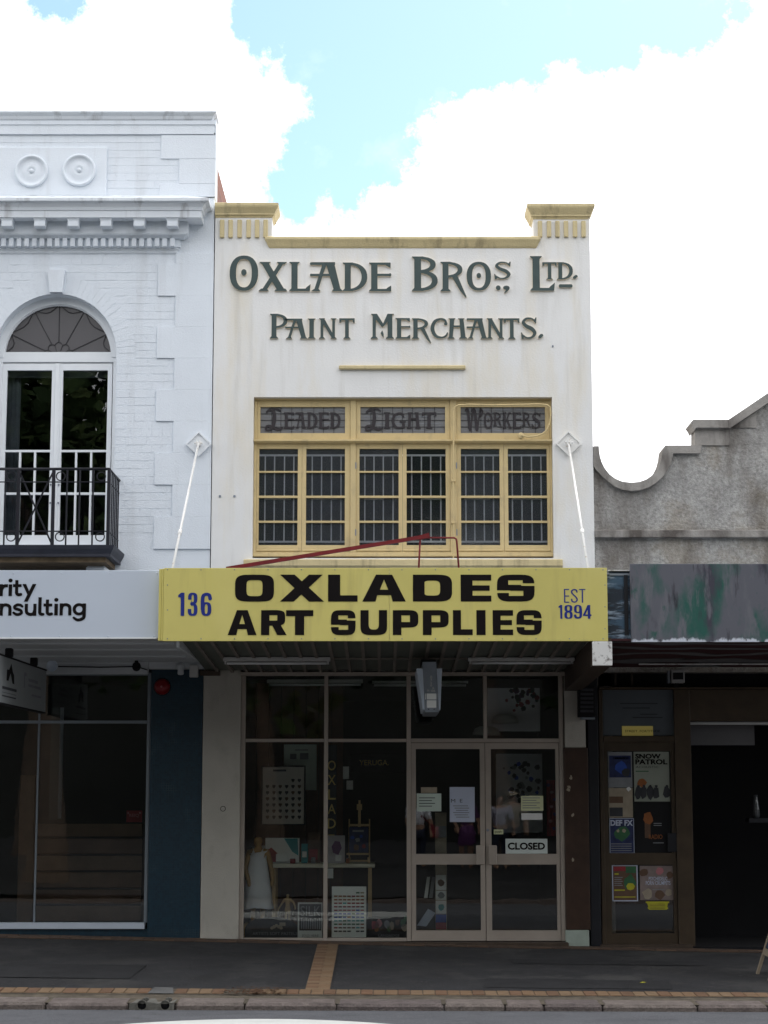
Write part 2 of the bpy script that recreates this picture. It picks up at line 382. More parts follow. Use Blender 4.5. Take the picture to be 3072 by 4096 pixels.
# ------------------------------------------------------------------ drawn lettering
# every glyph is a signed field on a fine grid (positive = ink); its outline is traced and extruded
class Pad:
    def __init__(s, w, h0=-.32, h1=1.08, step=1 / 64):
        s.xs = np.arange(-.12, w + .12 + step, step); s.ys = np.arange(h0, h1 + step, step)
        s.X, s.Y = np.meshgrid(s.xs, s.ys); s.f = np.full(s.X.shape, -9.0)
    def add(s, g): s.f = np.maximum(s.f, g); return s
    def cut(s, g): s.f = np.minimum(s.f, -g); return s
    def poly(s, pts):
        pts = np.array(pts, float); a = 0
        for i in range(len(pts)):
            j = (i + 1) % len(pts); a += pts[i][0] * pts[j][1] - pts[j][0] * pts[i][1]
        if a < 0: pts = pts[::-1]
        g = np.full(s.X.shape, 9.0)
        for i in range(len(pts)):
            p, q = pts[i], pts[(i + 1) % len(pts)]; d = q - p; L = np.hypot(*d)
            if L < 1e-9: continue
            g = np.minimum(g, (d[0] * (s.Y - p[1]) - d[1] * (s.X - p[0])) / L)
        return g
    def R(s, x0, x1, y0, y1): return s.poly([(x0, y0), (x1, y0), (x1, y1), (x0, y1)])
    def ell(s, cx, cy, a, b, n=2.0):
        return (1 - (np.abs((s.X - cx) / a) ** n + np.abs((s.Y - cy) / b) ** n) ** (1 / n)) * min(a, b)
    def stroke(s, pts, ws, k=14):
        pts = np.array(pts, float); ws = np.array(ws, float); P = []; W = []
        for i in range(len(pts) - 1):
            p0 = pts[max(i - 1, 0)]; p1 = pts[i]; p2 = pts[i + 1]; p3 = pts[min(i + 2, len(pts) - 1)]
            for t in np.linspace(0, 1, k, endpoint=i == len(pts) - 2):
                P.append(.5 * ((2 * p1) + (-p0 + p2) * t + (2 * p0 - 5 * p1 + 4 * p2 - p3) * t * t + (-p0 + 3 * p1 - 3 * p2 + p3) * t ** 3)); W.append(ws[i] * (1 - t) + ws[i + 1] * t)
        g = np.full(s.X.shape, -9.0)
        for p, w in zip(P, W): g = np.maximum(g, w / 2 - np.hypot(s.X - p[0], s.Y - p[1]))
        return g
    def loops(s):
        f = s.f + 1e-7; xs, ys = s.xs, s.ys; ny, nx = f.shape
        ins = f > 0; code = ins[:-1, :-1] * 1 + ins[:-1, 1:] * 2 + ins[1:, 1:] * 4 + ins[1:, :-1] * 8
        nxt = {}
        def pt(e):
            j, i, h = e
            if h: a, b = f[j, i], f[j, i + 1]; t = a / (a - b); return (xs[i] + t * (xs[i + 1] - xs[i]), ys[j])
            a, b = f[j, i], f[j + 1, i]; t = a / (a - b); return (xs[i], ys[j] + t * (ys[j + 1] - ys[j]))
        T = {1: [(3, 0)], 2: [(0, 1)], 3: [(3, 1)], 4: [(1, 2)], 5: [(3, 0), (1, 2)], 6: [(0, 2)], 7: [(3, 2)], 8: [(2, 3)], 9: [(2, 0)], 10: [(0, 1), (2, 3)], 11: [(2, 1)], 12: [(1, 3)], 13: [(1, 0)], 14: [(0, 3)]}
        for j, i in zip(*np.nonzero((code > 0) & (code < 15))):
            E = [(j, i, 1), (j, i + 1, 0), (j + 1, i, 1), (j, i, 0)]
            for a, b in T[int(code[j, i])]: nxt[E[a]] = E[b]
        out = []
        while nxt:
            a, b = nxt.popitem(); l = [a]
            while b != a: l.append(b); b = nxt.pop(b)
            P = simplify([pt(e) for e in l])
            if len(P) > 2: out.append(P)
        return out
def simplify(P, tol=.0035):
    if len(P) < 8: return P
    P = np.array(P); k = int(np.argmax(np.hypot(*(P - P[0]).T)))
    def dp(a):
        if len(a) < 3: return [a[0]]
        d = a[-1] - a[0]; L = np.hypot(*d) + 1e-12; r = a - a[0]; e = np.abs(d[0] * r[:, 1] - d[1] * r[:, 0]) / L; m = int(np.argmax(e))
        return [a[0]] if e[m] < tol else dp(a[:m + 1]) + dp(a[m:])
    return [tuple(p) for p in dp(P[:k + 1]) + dp(np.vstack([P[k:], P[:1]]))]

SW = .20                                         # heavy stem of the old raised capitals
def stem(p, x, y0=0, y1=1, w=SW, s=.075, bot=True, top=True):
    p.add(p.R(x - w / 2, x + w / 2, y0, y1))
    if bot: p.add(p.poly([(x - w / 2 - s, y0), (x + w / 2 + s, y0), (x + w / 2 + s, y0 + .02), (x + w / 2 - .01, y0 + .10), (x - w / 2 + .01, y0 + .10), (x - w / 2 - s, y0 + .02)]))
    if top: p.add(p.poly([(x - w / 2 - s, y1), (x + w / 2 + s, y1), (x + w / 2 + s, y1 - .02), (x + w / 2 - .01, y1 - .09), (x - w / 2 + .01, y1 - .09), (x - w / 2 - s, y1 - .02)]))
def bowl(p, x, y0, y1, w, t=.17, th=.075):
    cy = (y0 + y1) / 2; h = (y1 - y0) / 2
    g = np.minimum(p.ell(x, cy, w, h, 2.3), p.X - x); g = np.minimum(g, -p.ell(x, cy, w - t, h - th, 2.2)); p.add(g)
def old(ch, tall=False):
    if ch == 'O':
        p = Pad(1.0); p.add(p.ell(.5, .5, .5, .5, 2.25)); p.cut(p.ell(.5, .5, .275, .40, 2.4)); p.add(p.ell(.5, .52, .095, .075 if tall else .095))
    elif ch == 'X':
        p = Pad(1.0); p.add(p.poly([(.06, 1), (.32, 1), (.95, 0), (.67, 0)])); p.add(p.poly([(.75, 1), (.92, 1), (.26, 0), (.08, 0)]))
        for a, b, y in ((0, .42, 1), (.62, 1.0, 1), (-.02, .36, 0), (.55, 1.02, 0)): s = -1 if y else 1; p.add(p.poly([(a, y), (b, y), (b - .07, y + s * .085), (a + .1, y + s * .085)]))
    elif ch == 'L':
        p = Pad(.78); stem(p, .19, w=.22); p.add(p.R(.1, .74, 0, .085)); p.add(p.poly([(.50, .04), (.74, .0), (.77, .26), (.68, .21), (.62, .13)]))
    elif ch == 'A':
        p = Pad(1.12); p.add(p.poly([(.52, 1), (.82, 1), (1.06, .04), (.82, .04)])); p.add(p.poly([(.42, .93), (.56, .93), (.27, .03), (.13, .03)]))
        p.add(p.R(0.03, .86, .90, 1)); p.add(p.ell(.03, .945, .05, .05)); p.add(p.R(.03, .80, .52, .60)); p.add(p.ell(.03, .56, .045, .045))
        p.add(p.poly([(.02, 0), (.36, 0), (.30, .08), (.13, .08)])); p.add(p.poly([(.74, 0), (1.14, 0), (1.05, .09), (.82, .09)]))
    elif ch == 'D':
        p = Pad(.85); stem(p, .18, w=.21); bowl(p, .18, 0, 1, .68, .20, .08)
    elif ch == 'E':
        p = Pad(.76); stem(p, .19, w=.21); p.add(p.R(.1, .72, .915, 1)); p.add(p.R(.2, .72, .53, .61)); p.add(p.R(.1, .74, 0, .085))
        p.add(p.poly([(.54, .92), (.73, 1), (.73, .80), (.66, .84)])); p.add(p.poly([(.54, .05), (.75, 0), (.75, .20), (.66, .15)])); p.add(p.ell(.71, .57, .045, .06))
    elif ch == 'B':
        p = Pad(.80); stem(p, .18, w=.21); bowl(p, .18, .53, 1, .56, .17, .075); bowl(p, .18, 0, .60, .62, .18, .08)
    elif ch == 'R':
        p = Pad(.92); stem(p, .18, w=.21); bowl(p, .18, .46, 1, .60, .17, .08)
        p.add(p.poly([(.40, .50), (.60, .54), (.80, .10), (.93, -.20), (.90, -.22), (.70, .0)]))
    elif ch == 'P':
        p = Pad(.72); stem(p, .18, w=.20); bowl(p, .18, .42, 1, .54, .16, .075)
    elif ch == 'I':
        p = Pad(.38); stem(p, .19, w=.20)
    elif ch == 'N':
        p = Pad(.84); stem(p, .14, w=.13, s=.08); stem(p, .70, w=.13, s=.08); p.add(p.poly([(.02, 1), (.24, 1), (.77, .05), (.77, 0), (.64, .0)])); p.cut(p.R(.02, .9, -.3, -.0))
    elif ch == 'T':
        p = Pad(.86); stem(p, .43, w=.20, s=.09); p.add(p.R(.04, .82, .90, 1)); p.add(p.poly([(.02, 1), (.16, 1), (.10, .78), (.02, .76)])); p.add(p.poly([(.70, 1), (.84, 1), (.84, .76), (.76, .78)]))
    elif ch == 'M':
        p = Pad(.92); stem(p, .15, w=.13, s=.08, top=False); stem(p, .78, w=.19, s=.07, top=False)
        p.add(p.poly([(.02, 1), (.26, 1), (.56, .52), (.46, .46)])); p.add(p.poly([(.68, 1), (.92, 1), (.86, .92), (.56, .50), (.46, .50)]))
        p.add(p.poly([(.40, .22), (.47, .34), (.53, .20), (.53, .02), (.47, .10)])); p.add(p.R(.02, .2, .97, 1)); p.add(p.R(.75, .94, .96, 1))
    elif ch == 'H':
        p = Pad(.88); p.add(p.poly([(.12, 1), (.32, 1), (.24, 0), (.08, 0)])); p.add(p.poly([(.54, 1), (.72, 1), (.82, 0), (.60, 0)])); p.add(p.R(.2, .68, .56, .65))
        for a, b, y in ((.05, .38, 1), (.48, .78, 1), (0, .34, 0), (.52, .90, 0)): s = -1 if y else 1; p.add(p.poly([(a, y), (b, y), (b - .06, y + s * .08), (a + .06, y + s * .08)]))
    elif ch == 'C':
        p = Pad(.86); p.add(p.stroke([(.76, .70), (.70, .88), (.50, .95), (.22, .82), (.10, .48), (.24, .14), (.52, .045), (.74, .12), (.82, .27)], [.11, .11, .09, .16, .19, .16, .09, .10, .06])); p.add(p.ell(.74, .72, .085, .085))
    elif ch == 'S':
        p = Pad(.74); p.add(p.stroke([(.66, .80), (.52, .94), (.26, .95), (.11, .78), (.24, .61), (.50, .47), (.64, .28), (.52, .09), (.28, .05), (.08, .18)], [.07, .08, .10, .14, .17, .19, .16, .10, .08, .07]))
        p.add(p.poly([(.58, .84), (.70, 1.02), (.73, 1.0), (.70, .70)])); p.add(p.poly([(.02, -.02), (.10, .0), (.14, .10), (.03, .32), (.0, .3)]))
    elif ch == 'K':
        p = Pad(.9); stem(p, .18, w=.2); p.add(p.poly([(.26, .48), (.40, .52), (.78, .97), (.62, .97)])); p.add(p.poly([(.34, .58), (.50, .62), (.88, .0), (.66, .0)])); p.add(p.R(.56, .84, .93, 1)); p.add(p.R(.58, .92, 0, .06))
    elif ch == 'G':
        p = Pad(.9); p.add(p.stroke([(.78, .74), (.70, .90), (.50, .95), (.22, .82), (.10, .48), (.24, .14), (.52, .055), (.76, .12)], [.09, .11, .09, .16, .19, .16, .09, .10])); p.add(p.R(.70, .86, .04, .42)); p.add(p.R(.52, .92, .38, .46))
    elif ch == 'W':
        p = Pad(1.3)
        for k in (0, .42): p.add(p.stroke([(.06 + k, .92), (.16 + k, 1), (.24 + k, .8), (.34 + k, .04), (.44 + k, .4), (.56 + k, 1)], [.08, .12, .17, .16, .09, .08]))
        p.add(p.stroke([(.98, 1), (1.12, .9), (1.06, .72), (.9, .7)], [.08, .1, .1, .06]))
    elif ch == 'Q':
        p = Pad(1.0, -.2, 1.1); p.add(p.stroke([(.1, .86), (.3, .98), (.46, .88), (.50, .6), (.46, .3), (.40, .14), (.2, .0), (.06, .08), (.16, .2), (.40, .16), (.66, .04), (.9, .1)], [.08, .12, .14, .17, .17, .14, .1, .1, .1, .12, .13, .07])); p.add(p.stroke([(.34, .98), (.6, 1.02), (.8, .9)], [.08, .1, .06]))
    elif ch == '.': p = Pad(.3, -.1, .4); p.add(p.poly([(.02, .04), (.12, 0), (.28, .16), (.24, .26), (.14, .26), (.03, .14)]))
    elif ch == 'o': p = Pad(.3, -.1, .4); p.add(p.ell(.15, .15, .14, .14))
    elif ch == ',': p = Pad(.3, -.3, .4); p.add(p.ell(.15, .16, .14, .12)); p.add(p.poly([(.28, .18), (.2, .22), (.05, -.14), (.10, -.15), (.2, -.05), (.28, .08)]))
    elif ch == '_': p = Pad(.6, -.1, .3); p.add(p.R(.07, .53, .0, .12)); p.add(p.ell(.07, .06, .06, .06)); p.add(p.ell(.53, .06, .06, .06))
    return p.loops()
def wide(ch):
    """very heavy extended grotesque of the awning sign; height 1"""
    V, Hh = .42, .20
    if ch == 'O': p = Pad(1.45); p.add(p.ell(.725, .5, .725, .5, 4.2)); p.cut(p.ell(.725, .5, .30, .30, 4.5))
    elif ch == 'X':
        p = Pad(1.6); p.add(p.poly([(0, 1), (.53, 1), (1.6, 0), (1.05, 0)])); p.add(p.poly([(1.05, 1), (1.55, 1), (.5, 0), (0, 0)]))
    elif ch == 'L': p = Pad(1.08); p.add(p.R(0, .44, 0, 1)); p.add(p.R(0, 1.08, 0, .23))
    elif ch == 'A':
        p = Pad(1.6); p.add(p.poly([(.50, 1), (1.10, 1), (1.6, 0), (0, 0)])); p.cut(p.poly([(.80, .82), (.955, .44), (.645, .44)])); p.cut(p.poly([(.55, .24), (1.05, .24), (1.13, -.05), (.47, -.05)]))
    elif ch == 'D':
        p = Pad(1.45); p.add(np.maximum(p.ell(.725, .5, .725, .5, 4.0), p.R(0, .7, 0, 1))); p.cut(np.minimum(p.ell(.7, .5, .31, .28, 4), p.X - .43))
    elif ch == 'E':
        p = Pad(1.14); p.add(p.R(0, .44, 0, 1))
        for a, b in ((0, .22), (.40, .60), (.78, 1)): p.add(p.R(0, 1.14 if a != .40 else 1.08, a, b))
    elif ch == 'S':
        p = Pad(1.4); p.add(p.ell(.7, .5, .70, .5, 4.0)); p.cut(p.R(.42, .96, .62, .79)); p.cut(p.R(.90, 1.5, .585, .68)); p.cut(p.R(.44, .98, .21, .40)); p.cut(p.R(-.1, .50, .32, .415))
    elif ch == 'R':
        p = Pad(1.3); p.add(p.R(0, .42, 0, 1)); p.add(np.maximum(p.ell(.66, .69, .56, .31, 3.6), p.R(0, .6, .38, 1))); p.cut(p.R(.42, .82, .58, .80)); p.add(p.poly([(.55, .42), (.98, .42), (1.3, 0), (.82, 0)]))
    elif ch == 'T': p = Pad(1.3); p.add(p.R(.43, .87, 0, 1)); p.add(p.R(0, 1.3, .76, 1))
    elif ch == 'U':
        p = Pad(1.35); p.add(np.maximum(p.ell(.675, .42, .675, .42, 3.6), p.R(0, 1.35, .42, 1))); p.cut(np.maximum(p.ell(.675, .5, .26, .28, 3.2), p.R(.415, .935, .5, 1.3)))
    elif ch == 'P':
        p = Pad(1.25); p.add(p.R(0, .42, 0, 1)); p.add(np.maximum(p.ell(.65, .65, .60, .35, 3.6), p.R(0, .6, .30, 1))); p.cut(p.R(.42, .84, .52, .79))
    elif ch == 'I': p = Pad(.42); p.add(p.R(0, .42, 0, 1))
    return p.loops()
def slim(ch, w=.13):
    """condensed figures and capitals"""
    if ch == '1': p = Pad(.3); p.add(p.R(.12, .12 + w, 0, 1)); p.add(p.poly([(0, .80), (.0, .9), (.14, 1), (.2, 1), (.2, .80)]))
    elif ch in '38':
        p = Pad(.46); p.add(p.ell(.23, .75, .22, .25, 2.8)); p.add(p.ell(.23, .27, .23, .27, 2.8)); p.cut(p.ell(.23, .75, .22 - w, .25 - .09, 2.8)); p.cut(p.ell(.23, .27, .23 - w, .27 - .09, 2.8))
        if ch == '3': p.cut(p.R(-.2, .17, .30, .70)); p.add(p.R(.12, .26, .46, .58))
    elif ch in '69':
        p = Pad(.46); p.add(p.stroke([(.40, .76), (.36, .90), (.23, .945), (.10, .88), (.065, .7), (.065, .3)], [w, w * .95, w * .8, w * .95, w, w], 16)); p.add(p.ell(.23, .30, .23, .30, 2.8)); p.cut(p.ell(.23, .30, .23 - w, .30 - .09, 2.8))
        if ch == '9': return [[(.46 - x, 1 - y) for x, y in l] for l in p.loops()]
    elif ch == '4':
        p = Pad(.5); p.add(p.R(.28, .28 + w, 0, 1)); p.add(p.R(0, .5, .2, .31)); p.add(p.poly([(.28, 1), (.41, 1), (.13, .28), (0, .28)]))
    elif ch == 'E':
        p = Pad(.36); p.add(p.R(0, w, 0, 1)); [p.add(p.R(0, .36, a, a + w * .85)) for a in (0, .45, 1 - w * .85)]
    elif ch == 'T': p = Pad(.42); p.add(p.R(.21 - w / 2, .21 + w / 2, 0, 1)); p.add(p.R(0, .42, 1 - w * .85, 1))
    elif ch == 'S': p = Pad(.44); p.add(p.stroke([(.38, .76), (.34, .90), (.22, .945), (.09, .88), (.07, .73), (.17, .57), (.29, .44), (.38, .27), (.34, .11), (.22, .055), (.09, .11), (.06, .26)], [w] * 12, 10))
    return p.loops()
def fit(lps, x0, x1, z0, z1):
    a = np.array([q for l in lps for q in l]); mn = a.min(0); mx = a.max(0)
    return [[(x0 + (q[0] - mn[0]) / (mx[0] - mn[0]) * (x1 - x0), z0 + (q[1] - mn[1]) / (mx[1] - mn[1]) * (z1 - z0)) for q in l] for l in lps]
def glyph(name, lps, px0, px1, pt, pb, Y, depth, m, par, side=None):
    """letter whose ink spans these photo columns and rows on the surface y = Y"""
    pm = (pt + pb) / 2
    return prism(name, fit(lps, X(px0, pm, Y), X(px1, pm, Y), Z(pb, Y), Z(pt, Y)), Y - depth, Y + .004, m, par, side)
# ------------------------------------------------------------------ ground, road, footpath
world.cycles.sampling_method = 'MANUAL'; world.cycles.sample_map_resolution = 512
KY = -4.35                                       # kerb front
def clampx(x): return max(-14, min(14, x))
def gz(x, y):
    x = clampx(x); s = min(max(-y / -KY if False else y / KY, -2), 1.0)
    s = max(s, 0)
    return (1 - s) * (-.0205 * x) + s * (-.182 - .0033 * x)
def rz(x, y):
    x = clampx(x); d = KY - y; w = 6.2
    return -.228 - .0033 * x + .10 * (1 - (2 * d / w - 1) ** 2)
def sheet(name, xs, ys, zf, m, par=None, dz=0.0):
    v = [(x, y, zf(x, y) + dz) for y in ys for x in xs]; n = len(xs)
    f = [(j * n + i, j * n + i + 1, (j + 1) * n + i + 1, (j + 1) * n + i) for j in range(len(ys) - 1) for i in range(n - 1)]
    return pydata(name, v, f, m, par, fix=False)
XS = [-160, -60, -14, -9, -6, -4, -2, 0, 2, 4, 6, 9, 14, 60, 160]
struct(box('ground', -900, 900, -900, 900, -1.6, -1.2, DIRT))
footpath = struct(sheet('footpath', XS, [-4.2, -3.4, -2, -1, 0, .06], gz, ASPH))
road = struct(sheet('road', XS, [KY - 6.2] + [KY - 6.2 + 6.25 * k / 10 for k in range(1, 11)], rz, ROAD))

def slab(name, x0, x1, y0, y1, zf, top, thick, m, par, bev=.006, jit=.002):
    """a laid piece following the fall of the ground: y0 is the street side"""
    v = []
    for z in (-thick, top + random.uniform(-jit, jit)):
        v += [(x0, y0, zf(x0, y0) + z), (x1, y0, zf(x1, y0) + z), (x1, y1, zf(x1, y1) + z), (x0, y1, zf(x0, y1) + z)]
    me = bpy.data.meshes.new(name); me.from_pydata(v, [], [(3, 2, 1, 0), (4, 5, 6, 7), (0, 1, 5, 4), (1, 2, 6, 5), (2, 3, 7, 6), (3, 0, 4, 7)])
    bm = bmesh.new(); bm.from_mesh(me); bmesh.ops.recalc_face_normals(bm, faces=bm.faces)
    if bev: bmesh.ops.bevel(bm, geom=[e for e in bm.edges if min(w.co.z - zf(w.co.x, w.co.y) for w in e.verts) > -thick + .001 or len(e.link_faces) == 2 and abs(e.verts[0].co.z - e.verts[1].co.z) > thick * .5], offset=bev, segments=1, affect='EDGES')
    bm.to_mesh(me); bm.free(); return link(name, me, m, par)

kerb = struct(sheet('kerb_bed', XS, [KY + .05, -3.50], gz, DIRT, None, .003))
kerb.name = 'kerb'
jx = [-900, -480, -160, 201, 529, 711, 986, 1350, 1773, 2014, 2168, 2399, 2773, 3051, 3420, 3800]
for i in range(len(jx) - 1):
    a, b = X(jx[i], 4012, -4.1) + .005, X(jx[i + 1], 4012, -4.1) - .005
    if jx[i] == 529: continue
    slab('kerb_stone', a, b, KY, -4.05, gz, .012, .16, KERB[0 if jx[i + 1] == 2168 else i % 3], kerb, .022, .004)
# concrete drain block with two pipe mouths
a, b = X(529, 4012, -4.1) + .006, X(711, 4012, -4.1) - .006
zt = gz((a + b) / 2, KY) + .02; zb = zt - .20
drain = thing('drain_outlet', 'worn concrete kerb block with two round drain holes', 'drain', ((a + b) / 2, KY, zb))
def circ(cx, cz, r, n=20): return [(cx + r * cos(2 * pi * k / n), cz + r * sin(2 * pi * k / n)) for k in range(n)]
h1, h2 = X(568, 4022, KY), X(661, 4024, KY); hz = Z(4021, KY)
rng = random.Random(3)
top = [(b - (b - a) * k / 10, zt - (.018 * rng.random())) for k in range(11)]
prism('concrete_block', [[(a, zb), (b, zb)] + top, circ(h1, hz, .038), circ(h2, hz, .038)], KY - .008, -4.06, CONC, drain)
for hx in (h1, h2):
    lathe('pipe_bore', [(.038, 0), (.038, .25), (.001, .25)], hx, KY - .002, hz, 'y', BLACK, drain, 20)
    ring('pipe_rim', hx, KY - .010, hz, .044, .007, .012, CONC, drain, 20)
# ochre paver edging behind the kerb
edging = struct(sheet('paver_edging', XS, [-3.84, -3.52], gz, DIRT, None, .006))
x = -7.2; k = 0
while x < 7.2:
    px = 1536 + x / 17.4 * FOC
    if not (600 < px < 690 or 895 < px < 985):
        slab('paver', x + .003, x + .106, -3.80, -3.56, gz, .014, .03, PAVER[(k * 7 + k // 3) % 4], edging, .004)
    x += .1093; k += 1
# paver strip running across the footpath
strip = struct(sheet('paver_strip', [-.705, -.48], [-3.545, -2, -.3], gz, DIRT, None, .004))
y = -3.545; k = 0
while y < -.34:
    if k % 2: slab('paver', -.70, -.594, y, y + .104, gz, .010, .03, PAVER[(k * 5) % 4], strip, .003); slab('paver', -.590, -.485, y, y + .104, gz, .010, .03, PAVER[(k * 3 + 1) % 4], strip, .003)
    else: slab('paver', -.70, -.485, y, y + .104, gz, .010, .03, PAVER[(k * 3 + 2) % 4], strip, .003)
    y += .1075; k += 1
# dim paver course along the foot of the shopfronts
course = struct(sheet('shopfront_paver_course', XS, [-.30, -.03], gz, DIRT, None, .004))
x = -6.0; k = 0
while x < 6.0:
    slab('paver', x + .003, x + .218, -.295, -.19, gz, .010, .03, DARKPAV[(k * 2) % 3], course, .003)
    slab('paver', x + .11, x + .325, -.186, -.08, gz, .010, .03, DARKPAV[(k * 2 + 1) % 3], course, .003); x += .222; k += 1
# repairs in the asphalt
PATA = mat('newer_asphalt', (.026, .026, .028), .9, .3, 4, bump=.8, bscale=80); PATB = mat('grey_cement_patch', (.12, .12, .118), .95, .25, 6, bump=.5, bscale=60)
def repair(name, pts, m):
    v = [(x_, y_, gz(x_, y_) + .0045) for x_, y_ in pts]; return struct(pydata(name, v, [tuple(range(len(v)))], m, fix=False))
repair('asphalt_patch', [(-3.9, -2.9), (-2.35, -2.95), (-2.3, -2.1), (-3.1, -2.05), (-3.85, -2.2)], PATA)
repair('asphalt_patch', [(.9, -3.3), (2.6, -3.32), (2.65, -2.75), (.95, -2.7)], PATA)
repair('asphalt_patch', [(1.3, -1.6), (3.2, -1.55), (3.15, -1.2), (1.25, -1.25)], PATA)
repair('cement_patch', [(X(596, 3965, -3.7), -3.83), (X(700, 3965, -3.7), -3.83), (X(688, 3955, -3.6), -3.5), (X(612, 3955, -3.6), -3.48)], PATB).location.z = .008
# road line, bowed at the near edge of the picture
pts = []
for k in range(17):
    t = k / 16; xx = -2.25 + 2.65 * t; yy = -5.50 - .80 * (2 * t - 1) ** 2; pts.append((xx, yy))
v = []; f = []
for i, (xx, yy) in enumerate(pts): v += [(xx, yy, rz(xx, yy) + .004), (xx, -6.9, rz(xx, -6.9) + .004)]
for i in range(len(pts) - 1): f.append((2 * i, 2 * i + 1, 2 * i + 3, 2 * i + 2))
struct(pydata('road_marking', v, f, LINE, None))
# dead leaves blown against the edging, and crumbs in the gutter
def litter(name, n, x0, x1, y0, y1, zf, m, label, cat, s0=.012, s1=.03, dz=.018):
    v = []; f = []; r = random.Random(len(name) + n)
    for _ in range(n):
        xx = x0 + (x1 - x0) * (r.random() + r.random()) / 2; yy = r.uniform(y0, y1); s = r.uniform(s0, s1); a = r.random() * 6.28; t = r.uniform(-.5, .5); zz = zf(xx, yy) + dz + r.random() * .008; b = len(v)
        for ca, cs in ((1, 0), (0, .45), (-1, 0), (0, -.45)):
            v.append((xx + s * (ca * cos(a) - cs * sin(a)), yy + s * (ca * sin(a) + cs * cos(a)), zz + s * ca * t * .5))
        f.append((b, b + 1, b + 2, b + 3))
    o = pydata(name, v, f, m); o['kind'] = 'stuff'; return tag(o, label, cat)
litter('leaf_litter', 260, X(870, 3965, -3.5), X(1180, 3965, -3.5), -3.88, -3.48, gz, LEAFY, 'brown dead leaves gathered on the paver edging', 'leaves')
litter('gutter_grit', 500, -4.5, 4.5, -4.60, -4.37, rz, CONC, 'pale grit and crumbs along the gutter', 'grit', .004, .012, .006)
v = []; f = []; q = random.Random(21)
for _ in range(230):
    xx = q.uniform(-5, 5); yy = q.uniform(-3.35, -.4); s = q.uniform(.006, .017); b = len(v); zz = gz(xx, yy) + .0035
    for k in range(7): v.append((xx + s * q.uniform(.7, 1.2) * cos(2 * pi * k / 7), yy + s * q.uniform(.7, 1.2) * sin(2 * pi * k / 7), zz))
    f.append(tuple(range(b, b + 7)))
gum = pydata('gum_spots', v, f, mat('old_gum', (.085, .083, .08), .9, .3, 30), fix=False); gum['kind'] = 'stuff'; tag(gum, 'pale trodden gum spots speckling the asphalt footpath', 'gum')
leaf = pydata('fallen_leaf', [(-.03, 0, .006), (0, .016, .012), (.035, .004, .008), (0, -.014, .006)], [(0, 3, 2, 1)], CINK['yellow'])
leaf.location = (X(2572, 3950, -2.9), -2.9, gz(X(2572, 3950, -2.9), -2.9)); tag(leaf, 'small yellow leaf lying on the asphalt footpath', 'leaf')
# ------------------------------------------------------------------ white building on the left
WL, WR = -6.6, X(858, 1150)                       # wall ends; right party edge
WR = -1.922
left = thing('white_building', 'pale blue-white two-storey brick building with arched balcony window', 'building', (-4.2, 0, 0))
LX = lambda px, py, Y=0.0: X(px, py, Y)
ac = LX(221, 1412); az = Z(1412); AR = (LX(465, 1412) - ac)
zs = 3.10
bot = Z(2185)                                     # threshold of the balcony door
op = [(ac - AR, bot), (ac + AR, bot)] + [(ac + AR * cos(pi * k / 28), az + AR * sin(pi * k / 28)) for k in range(29)]
ztop = Z(530)
prism('wall', [rect(WL, WR - .004, zs, ztop), op], .012, .30, BLUEW, left)
box('side_wall', WR - .30, WR - .008, .30, 7.0, zs, Z(684, .5), REDBRICK, left)
box('parapet_end', WR - .28, WR + .004, .012, .26, Z(790), Z(478), BLUEW, left)
# --- bricks, painted over: each one stands a little proud of the bed
CH = (Z(1308) - Z(1433)) / 4.0                    # four courses to a quoin
zb0 = Z(1433)
def span_bricks(x0, x1, z, par, k, seed):
    """one course between x0 and x1: stretchers or headers"""
    r = random.Random(seed); L = .235 if k % 2 else .118
    x = x1 - (.06 if k % 2 else .0)
    edges = [x1]
    if k % 2: edges.append(x1 - .06)
    while edges[-1] - L > x0 + .02: edges.append(edges[-1] - L)
    edges.append(x0)
    for a, b in zip(edges[1:], edges[:-1]):
        if b - a < .02: continue
        d = r.uniform(.0014, .0048); j = .0042
        box('brick', a + j, b - j, .012 - d, .02, z + j, z + CH - j, BLUEW, par)
bricks = link('brickwork', bpy.data.meshes.new('brickwork'), None, left)
bricks.data.from_pydata([(WL, .013, zs), (WR, .013, zs), (WR, .013, zs + .01)], [], [(0, 1, 2)]); bricks.data.materials.append(BLUEW)
# quoins: left edge columns by rows, large and small in turn
Q = [(1013, 1057, 705), (1057, 1181, 630), (1181, 1307, 701), (1307, 1433, 628), (1433, 1562, 696), (1562, 1691, 623), (1691, 1820, 693), (1820, 1949, 619), (1949, 2077, 690), (2077, 2210, 615), (2210, 2290, 685)]
qx = {}
big = LX(628, 1370); small = LX(699, 1370)
zq = [zb0 + 4 * CH * n for n in range(-6, 5)]
def quoin_x(z):
    n = math.floor((z - zb0) / (4 * CH) + 1e-6); return big if n % 2 == 0 else small
for n in range(-6, 3):
    z0 = zb0 + 4 * CH * n; z1 = z0 + 4 * CH
    if n == 2: z1 = Z(1057)
    if z1 < zs: continue
    box('quoin_block', big if n % 2 == 0 else small, WR - .002, -.009, .02, max(z0, zs) + .0003, z1 - .0003, BLUEW, left, .0012)
box('quoin_block', small, WR - .002, -.009, .02, Z(1057) + .0003, Z(1013), BLUEW, left, .0012)
RO = AR + .212
left_edge = -5.2
cnt = 0
